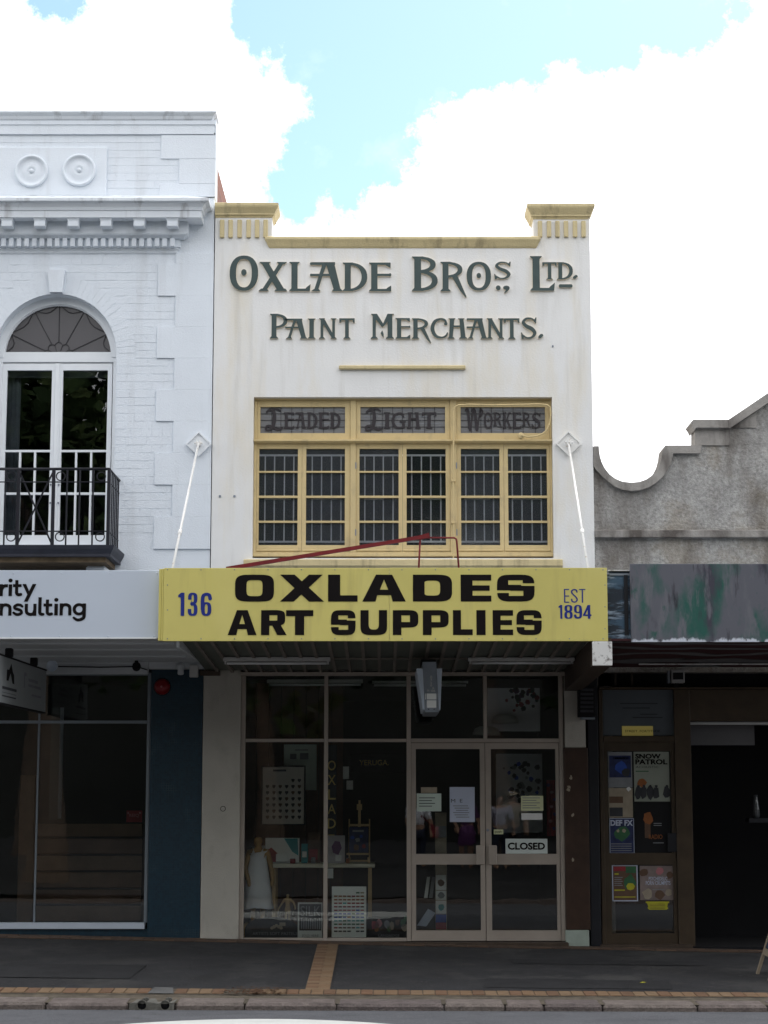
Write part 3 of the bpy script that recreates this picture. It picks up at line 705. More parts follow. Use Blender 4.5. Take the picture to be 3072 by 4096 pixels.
for k in range(-22, 14):
    z = zb0 + k * CH
    if z < zs + .02 or z + CH > Z(1013) + .01: continue
    zc = z + CH / 2; xr = (quoin_x(zc) if zc < Z(1057) else small) - .004
    if zc < az - .02:
        xl = ac + AR + .006
        if zc > bot: span_bricks(xl, xr, z, bricks, k, k); span_bricks(left_edge, ac - AR - .006, z, bricks, k, k + 99)
        else: span_bricks(left_edge, xr, z, bricks, k, k)
    elif zc < az + RO:
        h = sqrt(max(RO * RO - (zc - az) ** 2, 0))
        span_bricks(ac + h + .008, xr, z, bricks, k, k)
        if ac - h - .008 > left_edge: span_bricks(left_edge, ac - h - .008, z, bricks, k, k + 99)
    else: span_bricks(left_edge, xr, z, bricks, k, k)
# arch ring of bricks on edge, key block
NV = 35
arch = link('arch_ring', bpy.data.meshes.new('arch_ring'), None, left)
arch.data.from_pydata([(ac, .0125, az + AR), (ac + .01, .0125, az + AR + .01), (ac, .0125, az + AR + .01)], [], [(0, 1, 2)]); arch.data.materials.append(BLUEW)
for k in range(NV):
    a0 = pi * k / NV + .004; a1 = pi * (k + 1) / NV - .004
    if abs((a0 + a1) / 2 - pi / 2) < .09: continue
    prism('brick', [[(ac + (AR + .001) * cos(a0), az + (AR + .001) * sin(a0)), (ac + RO * cos(a0), az + RO * sin(a0)), (ac + RO * cos(a1), az + RO * sin(a1)), (ac + (AR + .001) * cos(a1), az + (AR + .001) * sin(a1))]], .012 - random.uniform(.0014, .004), .02, BLUEW, arch)
kz0, kz1 = Z(1168), Z(1084)
prism('keystone', [[(ac - .075, kz0 - .012), (ac + .07, kz0 - .012), (ac + .094, kz1), (ac - .098, kz1)]], -.05, .20, BLUEW, left)
# --- parapet above the cornice
pz0, pz1 = Z(787), Z(540)
for z0, z1, qxx in ((Z(635), pz1 - .002, 644), (Z(735), Z(635) - .003, 717), (pz0, Z(735) - .003, 641)):
    box('quoin_block', LX(qxx, 660), WR, -.008, .02, z0, z1, BLUEW, left, .0012)
panel = box('panel', left_edge - .4, LX(427, 690), -.022, .02, Z(784), Z(590), BLUEW, left, .006)
for cx, cy in ((128.6, 688.6), (319, 685)):
    R0 = .189
    lathe('roundel', [(R0, .0), (R0, -.03), (R0 - .012, -.042), (R0 - .026, -.038), (R0 - .032, -.012), (R0 - .06, -.006), (.10, -.012), (.065, -.026), (.045, -.024), (.032, -.012), (.024, -.012), (.024, -.034), (.016, -.046), (.002, -.05)], LX(cx, cy), -.022, Z(cy), 'y', BLUEW, panel, 40)
nrow = 8; hh = (pz1 - pz0) / nrow
CHs = CH; CH_old = CH
k = 0; z = pz0 + .01
while z + CH < pz1 + .01:
    zc = z + CH / 2
    xr = LX(717, 660) if Z(735) < zc < Z(635) else LX(643, 660)
    xl = LX(430, 690) if zc < Z(590) else left_edge
    span_bricks(xl, xr - .004, z, bricks, k, 500 + k); z += CH; k += 1
stack('parapet_band', [(.03, Z(538)), (.03, Z(503)), (.045, Z(501)), (.045, Z(486))], WL, WR - .05, .012, .26, BLUEW, left, 0, 1, 1)
stack('parapet_coping', [(.035, Z(486) + .002), (.05, Z(482)), (.055, Z(479)), (.065, Z(470)), (.09, Z(463)), (.10, Z(459)), (.10, Z(454)), (.04, Z(454) + .012)], WL, WR - .09, .012, .30, BLUEWD, left, 0, 1, 1)
# --- main cornice
xe = LX(705, 1000)
def zc_(py, p): return Z(py, -p)
stack('architrave', [(.012, zc_(1013, .012)), (.02, zc_(1006, .02)), (.02, zc_(1003, .02)), (.032, zc_(996, .03)), (.032, zc_(989, .03)), (.045, zc_(987, .045)), (.045, zc_(951, .045))], WL, xe, .012, .2, BLUEW, left, 0, 1, 1)
for i in range(31):
    cx = xe - .01 - i * .0865
    box('dentil', cx - .052, cx, -.095, -.028, zc_(985, .09), zc_(953, .09), BLUEW, left, .003)
stack('bed_mould', [(.09, zc_(951, .09) + .002), (.10, zc_(946, .1)), (.13, zc_(938, .13)), (.14, zc_(932, .14)), (.14, zc_(868, .31))], WL, xe, .012, .2, BLUEW, left, 0, 1, 1)
stack('corona', [(.305, zc_(868, .305)), (.305, zc_(840, .305)), (.318, zc_(838, .318)), (.318, zc_(835, .318)), (.325, zc_(826, .325)), (.35, zc_(812, .35)), (.385, zc_(803, .385)), (.395, zc_(801, .395)), (.395, zc_(790, .395)), (.10, zc_(787, .2) + .05)], WL, xe, .012, .2, BLUEWD, left, 0, 1, 1)
for px in (5, 136, 270, 401, 534, 667, -126, -258):
    x0 = LX(px, 890, -.27); zt = zc_(868, .305) - .001; zb = zc_(904, .27)
    mo = box('modillion', x0, x0 + .122, -.268, -.128, zb, zt, BLUEW, left, .004)
    box('modillion_cap', x0 - .008, x0 + .13, -.276, -.128, zt - .022, zt - .001, BLUEW, mo, .003)
# --- arched window with french doors, set back in its reveal
wy = .17
win = box('window', ac - AR - .03, ac + AR + .03, wy, wy + .08, Z(1449, wy), Z(1408, wy), JOIN, left, .004)  # transom carries the rest
ri = AR - .072
n = 28
outer = [(ac + (AR + .03) * cos(pi * k / n), az - .01 + (AR + .03) * sin(pi * k / n)) for k in range(n + 1)]
inner = [(ac + ri * cos(pi * k / n), az - .01 + ri * sin(pi * k / n)) for k in range(n + 1)]
prism('arch_frame', [outer + inner[::-1]], wy - .012, wy + .075, JOIN, win)
inner2 = [(ac + (ri + .022) * cos(pi * k / n), az - .01 + (ri + .022) * sin(pi * k / n)) for k in range(n + 1)]
prism('arch_bead', [inner2 + [(ac + (ri - .012) * cos(pi * k / n), az - .01 + (ri - .012) * sin(pi * k / n)) for k in range(n, -1, -1)]], wy + .01, wy + .06, JOIN, win)
prism('fanlight_pane', [[(ac + (ri + .005) * cos(pi * k / n), az - .01 + (ri + .005) * sin(pi * k / n)) for k in range(n + 1)]], wy + .045, wy + .052, FANG, win)
fy = wy + .040
def came(a, b, w=.012): return bar('lead_came', (a[0], fy, a[1]), (b[0], fy, b[1]), w * .65, .008, LEAD, win)
cz = az - .0
for ang in (26, 62, 90, 118, 154):
    a = radians(ang); came((ac + .17 * cos(a), cz + .17 * sin(a)), (ac + (ri - .05 * 0) * cos(a), cz + ri * sin(a)))
for ang in (0, 36, 72, 108, 144):
    a0, a1 = radians(ang), radians(ang + 36); prev = None
    for t in range(5):
        a = a0 + (a1 - a0) * t / 4; r = .145 + .028 * sin(pi * t / 4); q = (ac + r * cos(a), cz + r * sin(a))
        if prev: came(prev, q, .012)
        prev = q
    came((ac, cz + .005), (ac + .14 * cos(a0), cz + .14 * sin(a0)), .008)
for b0, b1 in ((4, 27), (27, 62), (62, 90), (90, 118), (118, 153), (153, 176)):
    prev = None
    for t in range(6):
        a = radians(b0 + (b1 - b0) * t / 5); r = ri - .085 * sin(pi * t / 5); q = (ac + r * cos(a), cz + r * sin(a))
        if prev: came(prev, q, .014)
        prev = q
dt, db = Z(1453, wy), bot + .02
for s in (-1, 1): box('jamb', *( (ac + AR - .055, ac + AR + .05) if s > 0 else (ac - AR - .05, ac - AR + .065)), wy - .005, wy + .08, bot, Z(1449, wy) - .002, JOIN, win, .004)
def leaf(x0, x1):
    y0, y1 = wy + .012, wy + .06
    gx0, gx1 = x0 + .05, x1 - .05; g1 = Z(1480, wy); ghi = Z(1803, wy); g0 = Z(2140, wy)
    d = prism('door', [rect(x0, x1, db, dt), rect(gx0, gx1, ghi + .012, g1)] + [rect(gx0 + (gx1 - gx0) * i / 3 + (.011 if i else 0), gx0 + (gx1 - gx0) * (i + 1) / 3 - (.011 if i < 2 else 0), a, b) for i in range(3) for a, b in ((Z(1969, wy), ghi - .012), (g0, Z(1978, wy)))], y0, y1, JOIN, win)
    box('pane', gx0 - .01, gx1 + .01, y0 + .028, y0 + .033, g0 - .01, g1 + .01, GLASSD, d)
    return d
leaf(ac - AR + .066, ac - .012); leaf(ac + .012, ac + AR - .066)
box('meeting_strip', ac - .026, ac + .026, wy - .004, wy + .02, db, dt, JOIN, win, .006)
for dz_ in (1938, 2011):
    for s in (-1, 1): box('door_knob', ac + s * .045 - .008, ac + s * .045 + .008, wy - .006, wy + .012, Z(dz_, wy) - .01, Z(dz_, wy) + .01, GREYMET, win, .003)
box('blind', ac - AR + .1, ac + AR - .1, wy + .14, wy + .17, Z(1500, wy), Z(1450, wy), CINK['grey'], left)
cur = []
for k in range(15): cur.append((ac - AR + .06 + .18 * k / 14, wy + .22 + .02 * sin(k * 1.7)))
v = [(x_, y_, z_) for z_ in (bot, Z(1490, wy)) for x_, y_ in cur]; pydata('curtain', v, [(i, i + 1, i + 16, i + 15) for i in range(14)], CINK['grey'], left, True)
boxes('room', [(WL, WR - .31, 2.2, 2.3, zs, ztop), (WL, WL + .1, .30, 2.2, zs, ztop), (WL + .1, WR - .31, .31, 2.2, zs - .06, zs), (WL + .1, WR - .31, .31, 2.2, 6.9, 7.0)], BLACK, left)['kind'] = 'stuff'
# --- iron balcony
bal = thing('iron_balcony', 'black wrought iron balcony with circles on dark slab below arched window', 'balcony', (ac, -.4, Z(2228, -.8)))
BY = -.78
bx1 = X(437, 1900, BY); bx0 = 2 * ac - bx1 - .05
zt, zb = Z(1876, BY), Z(2180, BY)
sx1 = X(450, 2200, BY); 
stack('slab', [(.0, Z(2226, BY)), (.0, Z(2215, BY)), (.03, Z(2196, BY)), (.04, Z(2183, BY)), (.04, Z(2181, BY))], bx0 - .03, sx1 - .02, BY - .0, .012, SLATE, bal)
box('underside_board', bx0 + .05, sx1 - .08, BY + .06, .0, Z(2226, BY) - .055, Z(2226, BY) - .002, TIMBER, bal)
tube('top_rail', [(bx0, 0, zt), (bx0, BY, zt), (bx1, BY, zt), (bx1, 0, zt)], .015, IRON, bal, 8)
for py, r in ((1928, .007), (2125, .007)):
    zz = Z(py, BY); tube('rail', [(bx0, 0, zz), (bx0, BY, zz), (bx1, BY, zz), (bx1, 0, zz)], r, IRON, bal, 6)
def post(px, w=.022, y=BY): x_ = X(px, 2030, y); box('post', x_ - w / 2, x_ + w / 2, y - w / 2, y + w / 2, zb - .005, zt, IRON, bal)
for px in (72, 212, 434): post(px, .034)
for px in (-90, -42, 19, 266, 317, 371): post(px, .016)
xa, xb = X(72, 2030, BY), X(212, 2030, BY)
bar('brace', (xa, BY + .004, zt - .02), (xb, BY + .004, zb), .018, .008, IRON, bal); bar('brace', (xb, BY - .006, zt - .02), (xa, BY - .006, zb), .018, .008, IRON, bal)
for px, py in ((46, 1905), (243, 1905), (405, 1905), (44, 2147), (239, 2147), (400, 2147)): ring('circle', X(px, py, BY), BY, Z(py, BY), .052, .011, .012, IRON, bal, 24)
for k in range(6):
    yy = BY + (k + .8) * (-BY) / 6.2; box('post', bx1 - .007, bx1 + .007, yy - .007, yy + .007, zb - .005, zt, IRON, bal)
box('corbel', X(350, 2270, -.3), X(430, 2270, -.3), -.42, .0, Z(2275, -.3) - .1, Z(2226, BY) - .058, BLUEW, bal, .02)
# ------------------------------------------------------------------ cream shop building in the middle
ML, MR = -1.914, X(2377, 2100)
shop = thing('shop_building', 'narrow cream-white shop building with raised green lettering and ochre copings', 'building', (.2, 0, 0))
WZ0, WZ1 = Z(2232), Z(1588)
wx0, wx1 = X(1012, 1900), X(2212, 1900)
zcp = Z(945)
p0, p1 = X(1088, 920), X(2134, 920)
ptop = Z(868)
outline = [(ML, 2.93), (MR, 2.93), (MR, ptop), (p1, ptop), (p1, zcp), (p0, zcp), (p0, ptop), (ML, ptop)]
prism('wall', [outline, rect(wx0, wx1, WZ0, WZ1)], 0, .34, WHITE, shop)
boxes('side_walls', [(ML, ML + .25, .34, 7, 2.93, zcp - .3), (MR - .25, MR, .34, 7, 2.93, zcp - .3), (ML + .25, MR - .25, 6.7, 7, 2.93, zcp - .3)], WHITE, shop)['kind'] = 'stuff'
box('roof', ML + .25, MR - .25, .34, 6.7, zcp - .75, zcp - .65, CEMENT, shop)
stack('coping', [(.004, Z(992, -.01)), (.012, Z(988, -.02)), (.02, Z(984, -.02)), (.035, Z(972, -.03)), (.05, Z(960, -.05)), (.055, Z(958, -.05)), (.055, Z(949, -.05)), (.02, Z(947))], p0 - .02, p1 + .02, 0, .30, OCHRE, shop, 1, 1, 1)
for a, b, tp, bt, l, r in ((ML, p0, 819, 867, 0, 1), (p1, MR - .02, 823, 873, 1, 1)):
    stack('pier_cap', [(.006, Z(bt + 4)), (.012, Z(bt - 2)), (.03, Z(bt - 6)), (.03, Z(bt - 11)), (.045, Z(bt - 20)), (.068, Z(tp + 16)), (.075, Z(tp + 10)), (.075, Z(tp)), (.02, Z(tp) + .02)], a, b, 0, .34, OCHRE, shop, l, r, 1)
for px in (880, 914, 950, 986, 1020, 1054): box('fluted_strip', X(px, 917), X(px + 17.5, 917), -.030, .01, Z(952), Z(881), OCHRE, shop, .005)
for px in (2151, 2187, 2221, 2255, 2291, 2325): box('fluted_strip', X(px, 919), X(px + 17, 919), -.030, .01, Z(950), Z(886), OCHRE, shop, .005)
box('string_bar', X(1356, 1470), X(1862, 1470), -.045, .01, Z(1479), Z(1464), OCHRE, shop, .008)
# raised letters: (glyph, left, right, top, bottom) measured on the wall
s5 = .4822; s6 = .4822
def l5(ch, a, b, t, bt): letters.append((ch, 900 + a * s5, 900 + b * s5, 1000 + t * s5, 1000 + bt * s5))
def l6(ch, a, b, t, bt): letters.append((ch, 1600 + a * s6, 1600 + b * s6, 1000 + t * s6, 1000 + bt * s6))
letters = []
for a in (('O', 40, 276, 50, 343), ('X', 280, 517, 103, 345), ('L', 534, 711, 103, 345), ('A', 704, 978, 105, 347), ('D', 976, 1180, 108, 346), ('E', 1194, 1380, 108, 347),
          ('P', 372, 518, 533, 738), ('A', 498, 685, 573, 740), ('I', 686, 752, 572, 740), ('N', 780, 926, 570, 740), ('T', 948, 1076, 570, 740), ('M', 1208, 1402, 533, 740), ('E', 1414, 1538, 568, 740)): l5(*a)
for a in (('B', 98, 312, 58, 345), ('R', 335, 552, 102, 400), ('O', 552, 754, 102, 342), ('S', 780, 918, 100, 250), ('o', 794, 834, 298, 338), (',', 854, 908, 300, 362), ('L', 1078, 1282, 55, 343), ('T', 1180, 1298, 105, 250), ('D', 1300, 1432, 105, 250),
          ('.', 1432, 1474, 212, 246), ('_', 1315, 1430, 288, 316), ('R', 97, 258, 570, 778), ('C', 252, 398, 568, 738), ('H', 392, 558, 570, 740), ('A', 552, 725, 570, 740), ('N', 718, 862, 570, 740), ('T', 862, 990, 570, 742), ('S', 1002, 1132, 562, 745), ('.', 1146, 1188, 700, 738)): l6(*a)
gc = {}
for ch, a, b, t, bt in letters:
    lp = gc.setdefault(ch, old(ch))
    glyph('letter', lp, a, b, t, bt, -.002, .024, GREEN, shop, EDGE)
for px, py in ((880, 1985), (938, 1985)): box('bolt', X(px, py) - .012, X(px, py) + .012, -.012, .004, Z(py) - .012, Z(py) + .012, GREYMET, shop, .003)
box('bolt', X(2211, 1385) - .008, X(2211, 1385) + .008, -.01, .004, Z(1385) - .012, Z(1385) + .012, GREYMET, shop, .003)
# --- long cream window
FY = .10                                          # frame stands back in the opening
win = thing('upper_window', 'x', 'window'); del win['label']; del win['category']; win.parent = shop; win.matrix_parent_inverse = Matrix.Translation(-shop.location)
win.name = 'window'
def wx(px, py=1900, Y=FY): return X(px, py, Y)
head = Z(1601, FY); base = Z(2222, FY)
c8 = lambda x_: 950 + x_ * .7957
r8 = lambda y_: 1540 + y_ * .7957
# transom lights and casements measured on the frame
lights = [(112, 540), (617, 1045), (1123, 1550)]
cols = [(108, 303), (345, 540), (613, 810), (850, 1047), (1123, 1318), (1360, 1556)]
rows = [(320, 432), (440, 556), (567, 682), (692, 805)]
fr0, fr1 = wx0 + .002, wx1 - .002
posts = [(c8(86), c8(100)), (c8(560), c8(598)), (c8(1066), c8(1104)), (c8(1566), c8(1578))]
box('head_rail', fr0, fr1, FY - .02, FY + .09, head, WZ1 + .002, CREAM, win, .004)
box('bottom_rail', fr0, fr1, FY - .02, FY + .09, Z(r8(862), FY), Z(r8(842), FY), CREAM, win, .004)
mids = [(fr0, wx(c8(96))), (wx(c8(567)), wx(c8(596))), (wx(c8(1070)), wx(c8(1102))), (wx(c8(1572)), fr1)]
for a, b in mids: box('mullion', a, b, FY - .016, FY + .088, Z(r8(842), FY) + .001, head - .001, CREAM, win, .004)
tz0, tz1 = Z(r8(292), FY - .03), Z(r8(272), FY - .03)
prism_x('transom', [(FY + .09, tz0 + .0), (FY - .02, tz0), (FY - .05, tz0 + .012), (FY - .075, tz0 + .016), (FY - .075, tz1 - .012), (FY - .02, tz1), (FY + .09, tz1)], fr0 + .001, fr1 - .001, CREAM, win)
def sash(name, bx0, bx1, bz0, bz1, holes, gl, gy=.045):
    s = prism(name, [rect(bx0, bx1, bz0, bz1)] + [rect(*h) for h in holes], FY, FY + .05, CREAM, win)
    for h in holes: box('pane', h[0] - .006, h[1] + .006, FY + .026, FY + .031, h[2] - .006, h[3] + .006, gl, s)
    return s
lightz = (Z(r8(242), FY), Z(r8(110), FY))
lz0, lz1 = tz1 + .003, head - .003
LETG = mat('smoky_letter_glass', (.032, .026, .03), .4, .2, 20)
words = ['LEADED', 'LIGHT', 'WORKERS']
for i, (a, b) in enumerate(lights):
    x0, x1 = wx(c8(a)), wx(c8(b)); m0 = mids[i][1] + .002; m1 = mids[i + 1][0] - .002
    s = sash('transom_light', m0, m1, lz0, lz1, [(x0, x1, lightz[0], lightz[1])], LEADG)
    gy = FY + .022; W = x1 - x0; Hh = lightz[1] - lightz[0]
    for k in range(1, 8): xx = x0 + W * k / 8 + random.uniform(-.01, .01); box('lead_came', xx - .0025, xx + .0025, gy - .004, gy + .004, lightz[0], lightz[1], LEAD, s)
    for k in range(1, 4): zz = lightz[0] + Hh * k / 4; box('lead_came', x0, x1, gy - .0035, gy + .0045, zz - .0025, zz + .0025, LEAD, s)
    for k in range(6):
        xx = x0 + W * (k + .3 + .2 * (k % 2)) / 6.3; zz = lightz[0] + Hh * (.18 + .25 * ((k * 3 + i) % 4)); box('glass_quarry', xx, xx + .07, gy + .0005, gy + .004, zz + .012, zz + .026, CINK['grey'], s)
    big_ = {'LEADED': 'L', 'LIGHT': 'L', 'WORKERS': 'W'}[words[i]]
    rest = words[i][1:]
    tx0 = x0 + W * (.27 if i < 2 else .27); tx1 = x0 + W * (.95 if i != 1 else .90)
    cw = (tx1 - tx0) / sum({'I': .5}.get(c, 1.0) for c in rest); xx = tx0
    for c in rest:
        w_ = cw * {'I': .5}.get(c, 1.0)
        prism('letter', fit(gc.setdefault(c, old(c)), xx + .006, xx + w_ - .004, lightz[0] + Hh * .18, lightz[0] + Hh * .80), gy - .012, gy - .005, LETG, s); xx += w_
    prism('letter', fit(old('Q' if big_ == 'L' else 'W'), x0 + W * .05, x0 + W * .27, lightz[0] + Hh * .08, lightz[0] + Hh * .98), gy - .012, gy - .005, LETG, s)
    for k in range(4):
        zz = lightz[0] + Hh * (.10 + .26 * k)
        for (u0, u1) in ((.10, .34), (.42, .60), (.66, .97)) if k % 2 else ((.04, .22), (.30, .55), (.62, .80)): box('pale_quarry', x0 + W * u0, x0 + W * u1, gy + .0015, gy + .0035, zz, zz + .010, CINK['grey'], s)
cz0, cz1 = Z(r8(842), FY) + .003, tz0 - .003
for j, (a, b) in enumerate(cols):
    x0, x1 = wx(c8(a)), wx(c8(b)); i = j // 2
    m0 = mids[i][1] + .002; m1 = mids[i + 1][0] - .002; mc = (wx(c8(cols[2 * i][1])) + wx(c8(cols[2 * i + 1][0]))) / 2
    e0, e1 = (m0, mc - .0015) if j % 2 == 0 else (mc + .0015, m1)
    hs = [(x0, x1, Z(r8(rb), FY), Z(r8(ra), FY)) for ra, rb in rows]
    s = sash('casement', e0, e1, cz0, cz1, hs, (FROST, FROSTS[0], FROST, FROSTS[1], FROSTS[0], FROST)[j])
    box('sash_stop', e0 + .012, e1 - .012, FY - .012, FY + .002, cz0 + .012, cz0 + .03, CREAM, s, .003)
for a, b in mids[1:3]:
    for zz in (cz0 + .22, cz1 - .25): box('hinge', b - .008, b + .004, FY - .022, FY - .008, zz - .035, zz + .035, GREYMET, win)
# white security bars behind the glass
bars = thing('security_bars', 'x', 'bars'); del bars['label']; del bars['category']; bars.parent = shop; bars.matrix_parent_inverse = Matrix.Translation(-shop.location)
GYB = .165
for xs_ in (138, 185, 235, 282, 375, 422, 472, 520, 640, 686, 733, 782, 876, 925, 972, 1022, 1148, 1192, 1240, 1287, 1382, 1430, 1480, 1527):
    xx = X(c8(xs_), 1990, GYB); box('bar', xx - .007, xx + .007, GYB, GYB + .014, Z(r8(788), GYB), Z(r8(354), GYB), BARW, bars)
for py in (354, 788):
    for a, b in ((108, 545), (610, 1050), (1118, 1558)): box('cross_rail', X(c8(a), 1990, GYB), X(c8(b), 1990, GYB), GYB - .010, GYB + .004, Z(r8(py), GYB) - .010, Z(r8(py), GYB) + .010, BARW, bars)
for a, b in ((138, 270), (380, 520), (640, 735), (925, 1020), (1140, 1270), (1385, 1525)): box('cross_rail', X(c8(a), 1990, GYB), X(c8(b), 1990, GYB), GYB - .012, GYB + .002, Z(r8(573), GYB) - .008, Z(r8(573), GYB) + .008, BARW, bars)
boxes('upper_room', [(ML + .26, MR - .26, 2.5, 2.6, 3.4, 6.6), (ML + .26, MR - .26, .35, 2.5, 3.36, 3.4), (ML + .26, MR - .26, .35, 2.5, 6.3, 6.4)], CINK['charcoal'], shop)['kind'] = 'stuff'
sz = Z(2238, -.07)
prism_x('sill', [(.1, WZ0 - .01), (-.05, WZ0 - .02), (-.075, WZ0 - .03), (-.075, Z(2262, -.07)), (-.03, Z(2266, -.03) - .03), (.0, Z(2266, -.03) - .04), (.1, Z(2266) - .04)], X(974, 2250, -.07), X(2251, 2250, -.07), OCHRE, shop)
# cream conduit running up the mullion and round the third light
con = [(1085, 930), (1085, 870), (1086, 700), (1084, 500), (1086, 300), (1086, 130), (1092, 112), (1110, 101), (1160, 98), (1300, 101), (1520, 96), (1556, 100), (1571, 112), (1575, 140), (1570, 190), (1556, 225), (1535, 244), (1500, 258), (1460, 262), (1425, 254)]
cd = [(X(c8(a), r8(b), FY - .09), FY - .09 if not 250 < b < 300 else FY - .10, Z(r8(b), FY - .09)) for a, b in con]
cable = thing('conduit', 'cream conduit looping round the right leaded light of the window', 'conduit', cd[0])
tube('pipe', cd, .009, CREAM, cable, 8)
lathe('junction_cap', [(.034, 0), (.034, -.03), (.028, -.036), (.001, -.036)], cd[-1][0], FY - .06, cd[-1][2], 'y', CREAM, cable, 20)
for b in (480, 690): box('saddle_clip', X(c8(1085), r8(b), FY - .09) - .022, X(c8(1085), r8(b), FY - .09) + .022, FY - .105, FY - .018, Z(r8(b), FY - .09) - .012, Z(r8(b), FY - .09) + .012, CREAM, cable)
# ------------------------------------------------------------------ awnings and their signs
def geo(ch):
    w = .27
    if ch == 'i': p = Pad(.3, -.1, 1.6); p.add(p.R(.02, .02 + w, 0, 1)); p.add(p.ell(.155, 1.33, .165, .165))
    elif ch == 'l': p = Pad(.5, -.1, 1.7); p.add(p.R(0, w, .25, 1.55)); p.add(p.stroke([(.135, .4), (.15, .22), (.28, .13), (.42, .13)], [.27, .27, .26, .22])); p.cut(p.R(-.2, .8, -.3, -.0))
    elif ch == 't': p = Pad(.8, -.1, 1.5); p.add(p.R(.19, .19 + w, .3, 1.33)); p.add(p.R(0, .74, .76, 1.0)); p.add(p.stroke([(.325, .45), (.35, .23), (.50, .13), (.70, .16)], [.27, .27, .26, .24])); p.cut(p.R(-.2, 1, -.3, 0))
    elif ch == 'r': p = Pad(.7, -.1, 1.2); p.add(p.R(0, w, 0, 1)); p.add(p.stroke([(.14, .5), (.25, .76), (.42, .86), (.62, .87)], [.27, .27, .27, .27])); p.cut(p.R(.64, 1, 0, 1.2)); p.cut(p.R(-.2, 1, 1.0, 1.4))
    elif ch == 'y': p = Pad(1.15, -.6, 1.2); p.add(p.poly([(0, 1), (.30, 1), (.68, .12), (.50, -.02)])); p.add(p.poly([(.83, 1), (1.14, 1), (.46, -.45), (.15, -.45)]))
    elif ch in 'nu':
        p = Pad(1.0, -.1, 1.1); p.add(p.R(0, w, 0, 1)); p.add(p.stroke([(.14, .50), (.24, .80), (.52, .89), (.80, .76), (.86, .45), (.86, .14)], [.26, .26, .25, .27, .27, .27])); p.add(p.R(.725, .995, 0, .4)); p.cut(p.R(-.2, 1.2, -.4, 0))
        if ch == 'u': return [[(1 - a, 1 - b) for a, b in l] for l in p.loops()]
    elif ch == 's': p = Pad(.9, -.1, 1.1); p.add(p.stroke([(.82, .76), (.64, .88), (.38, .89), (.16, .76), (.20, .60), (.46, .52), (.70, .42), (.76, .25), (.58, .12), (.32, .11), (.08, .24)], [.2, .23, .24, .25, .24, .25, .24, .25, .24, .23, .2]))
    elif ch == 'g':
        p = Pad(1.1, -.65, 1.1); p.add(p.ell(.52, .5, .52, .53, 2.1)); p.cut(p.ell(.53, .5, .265, .28, 2.1)); p.add(p.R(.80, 1.08, .0, 1)); p.add(p.stroke([(.94, .1), (.90, -.22), (.62, -.40), (.34, -.40), (.10, -.22)], [.28, .28, .26, .24, .18]))
    return p.loops()
# --- white fascia sign on the left
SY = -2.76
consult = thing('fascia_sign', 'pale blue-white fascia sign with rounded black lower-case lettering', 'sign', (-4.2, SY, Z(2553, SY)))
box('panel', WL, X(640, 2400, SY), SY, SY + .03, Z(2553, SY), Z(2282, SY), SIGNW, consult, .003)
box('edge_trim', WL, X(629, 2400, SY), SY - .004, SY + .034, Z(2555, SY), Z(2549, SY), JOIN, consult)
L1 = [('r', -12, 131, 235, 432), ('i', 138, 208, 142, 432), ('t', 215, 372, 168, 437), ('y', 370, 600, 233, 525), ('n', -5, 193, 553, 757), ('s', 208, 388, 553, 762), ('u', 410, 605, 560, 762), ('l', 635, 742, 452, 760), ('t', 722, 882, 490, 760), ('i', 897, 968, 463, 753), ('n', 990, 1187, 550, 753), ('g', 1205, 1425, 550, 852)]
for ch, a, b, t, bt in L1: glyph('letter', geo(ch), a * .2411, b * .2411, 2280 + t * .2411, 2280 + bt * .2411, SY - .0005, .0035, INK, consult)
for px in (53, 245, 440, 627): lathe('rivet', [(.009, 0), (.008, -.004), (.001, -.006)], X(px, 2293, SY), SY, Z(2293, SY), 'y', SIGNW, consult, 10)
for px in (44, 239, 433, 617): lathe('rivet', [(.009, 0), (.008, -.004), (.001, -.006)], X(px, 2544, SY), SY, Z(2544, SY), 'y', SIGNW, consult, 10)
# --- left awning
awl = thing('footpath_awning', 'white boarded awning soffit above the dark blue tiled shopfront', 'awning', (-4.2, -1.4, 2.95))
xE = X(705, 2567, -2.85)
sf, sr = Z(2553, SY) + .02, Z(2649, -.12)
def slopebox(name, x0, x1, y0, y1, z0, z1, t, m, par):
    v = [(x, y, z + d) for x in (x0, x1) for y, z in ((y0, z0), (y1, z1)) for d in (0, t)]
    return pydata(name, v, BF, m, par)
slopebox('soffit', WL, xE - .012, SY + .04, -.11, sf, sr, .03, SOFFITW, awl)
slopebox('roof_sheet', WL, xE - .012, SY + .04, .0, Z(2300, SY), Z(2300, SY) + .1, .02, GREYMET, awl)
for yy in (-2.15, -1.55, -.85):
    zz = sf + (sr - sf) * (yy - SY - .04) / (-.11 - SY - .04)
    box('cover_strip', WL, xE - .10, yy - .018, yy + .018, zz - .018, zz + .004, SOFFITW, awl, .004)
box('wall_beam', WL, X(592, 2670, -.1), -.11, .0, Z(2696, -.1), sr + .05, SOFFITW, awl, .01)
box('wall_beam', X(592, 2670, -.1) + .003, X(808, 2670, -.1) + .06, -.11, .0, Z(2676, -.1), sr + .05, SOFFITW, awl, .01)
box('edge_beam', xE - .011, xE + .018, SY + .04, -.02, sr - .03, sf + .10, SOFFITW, awl, .004)
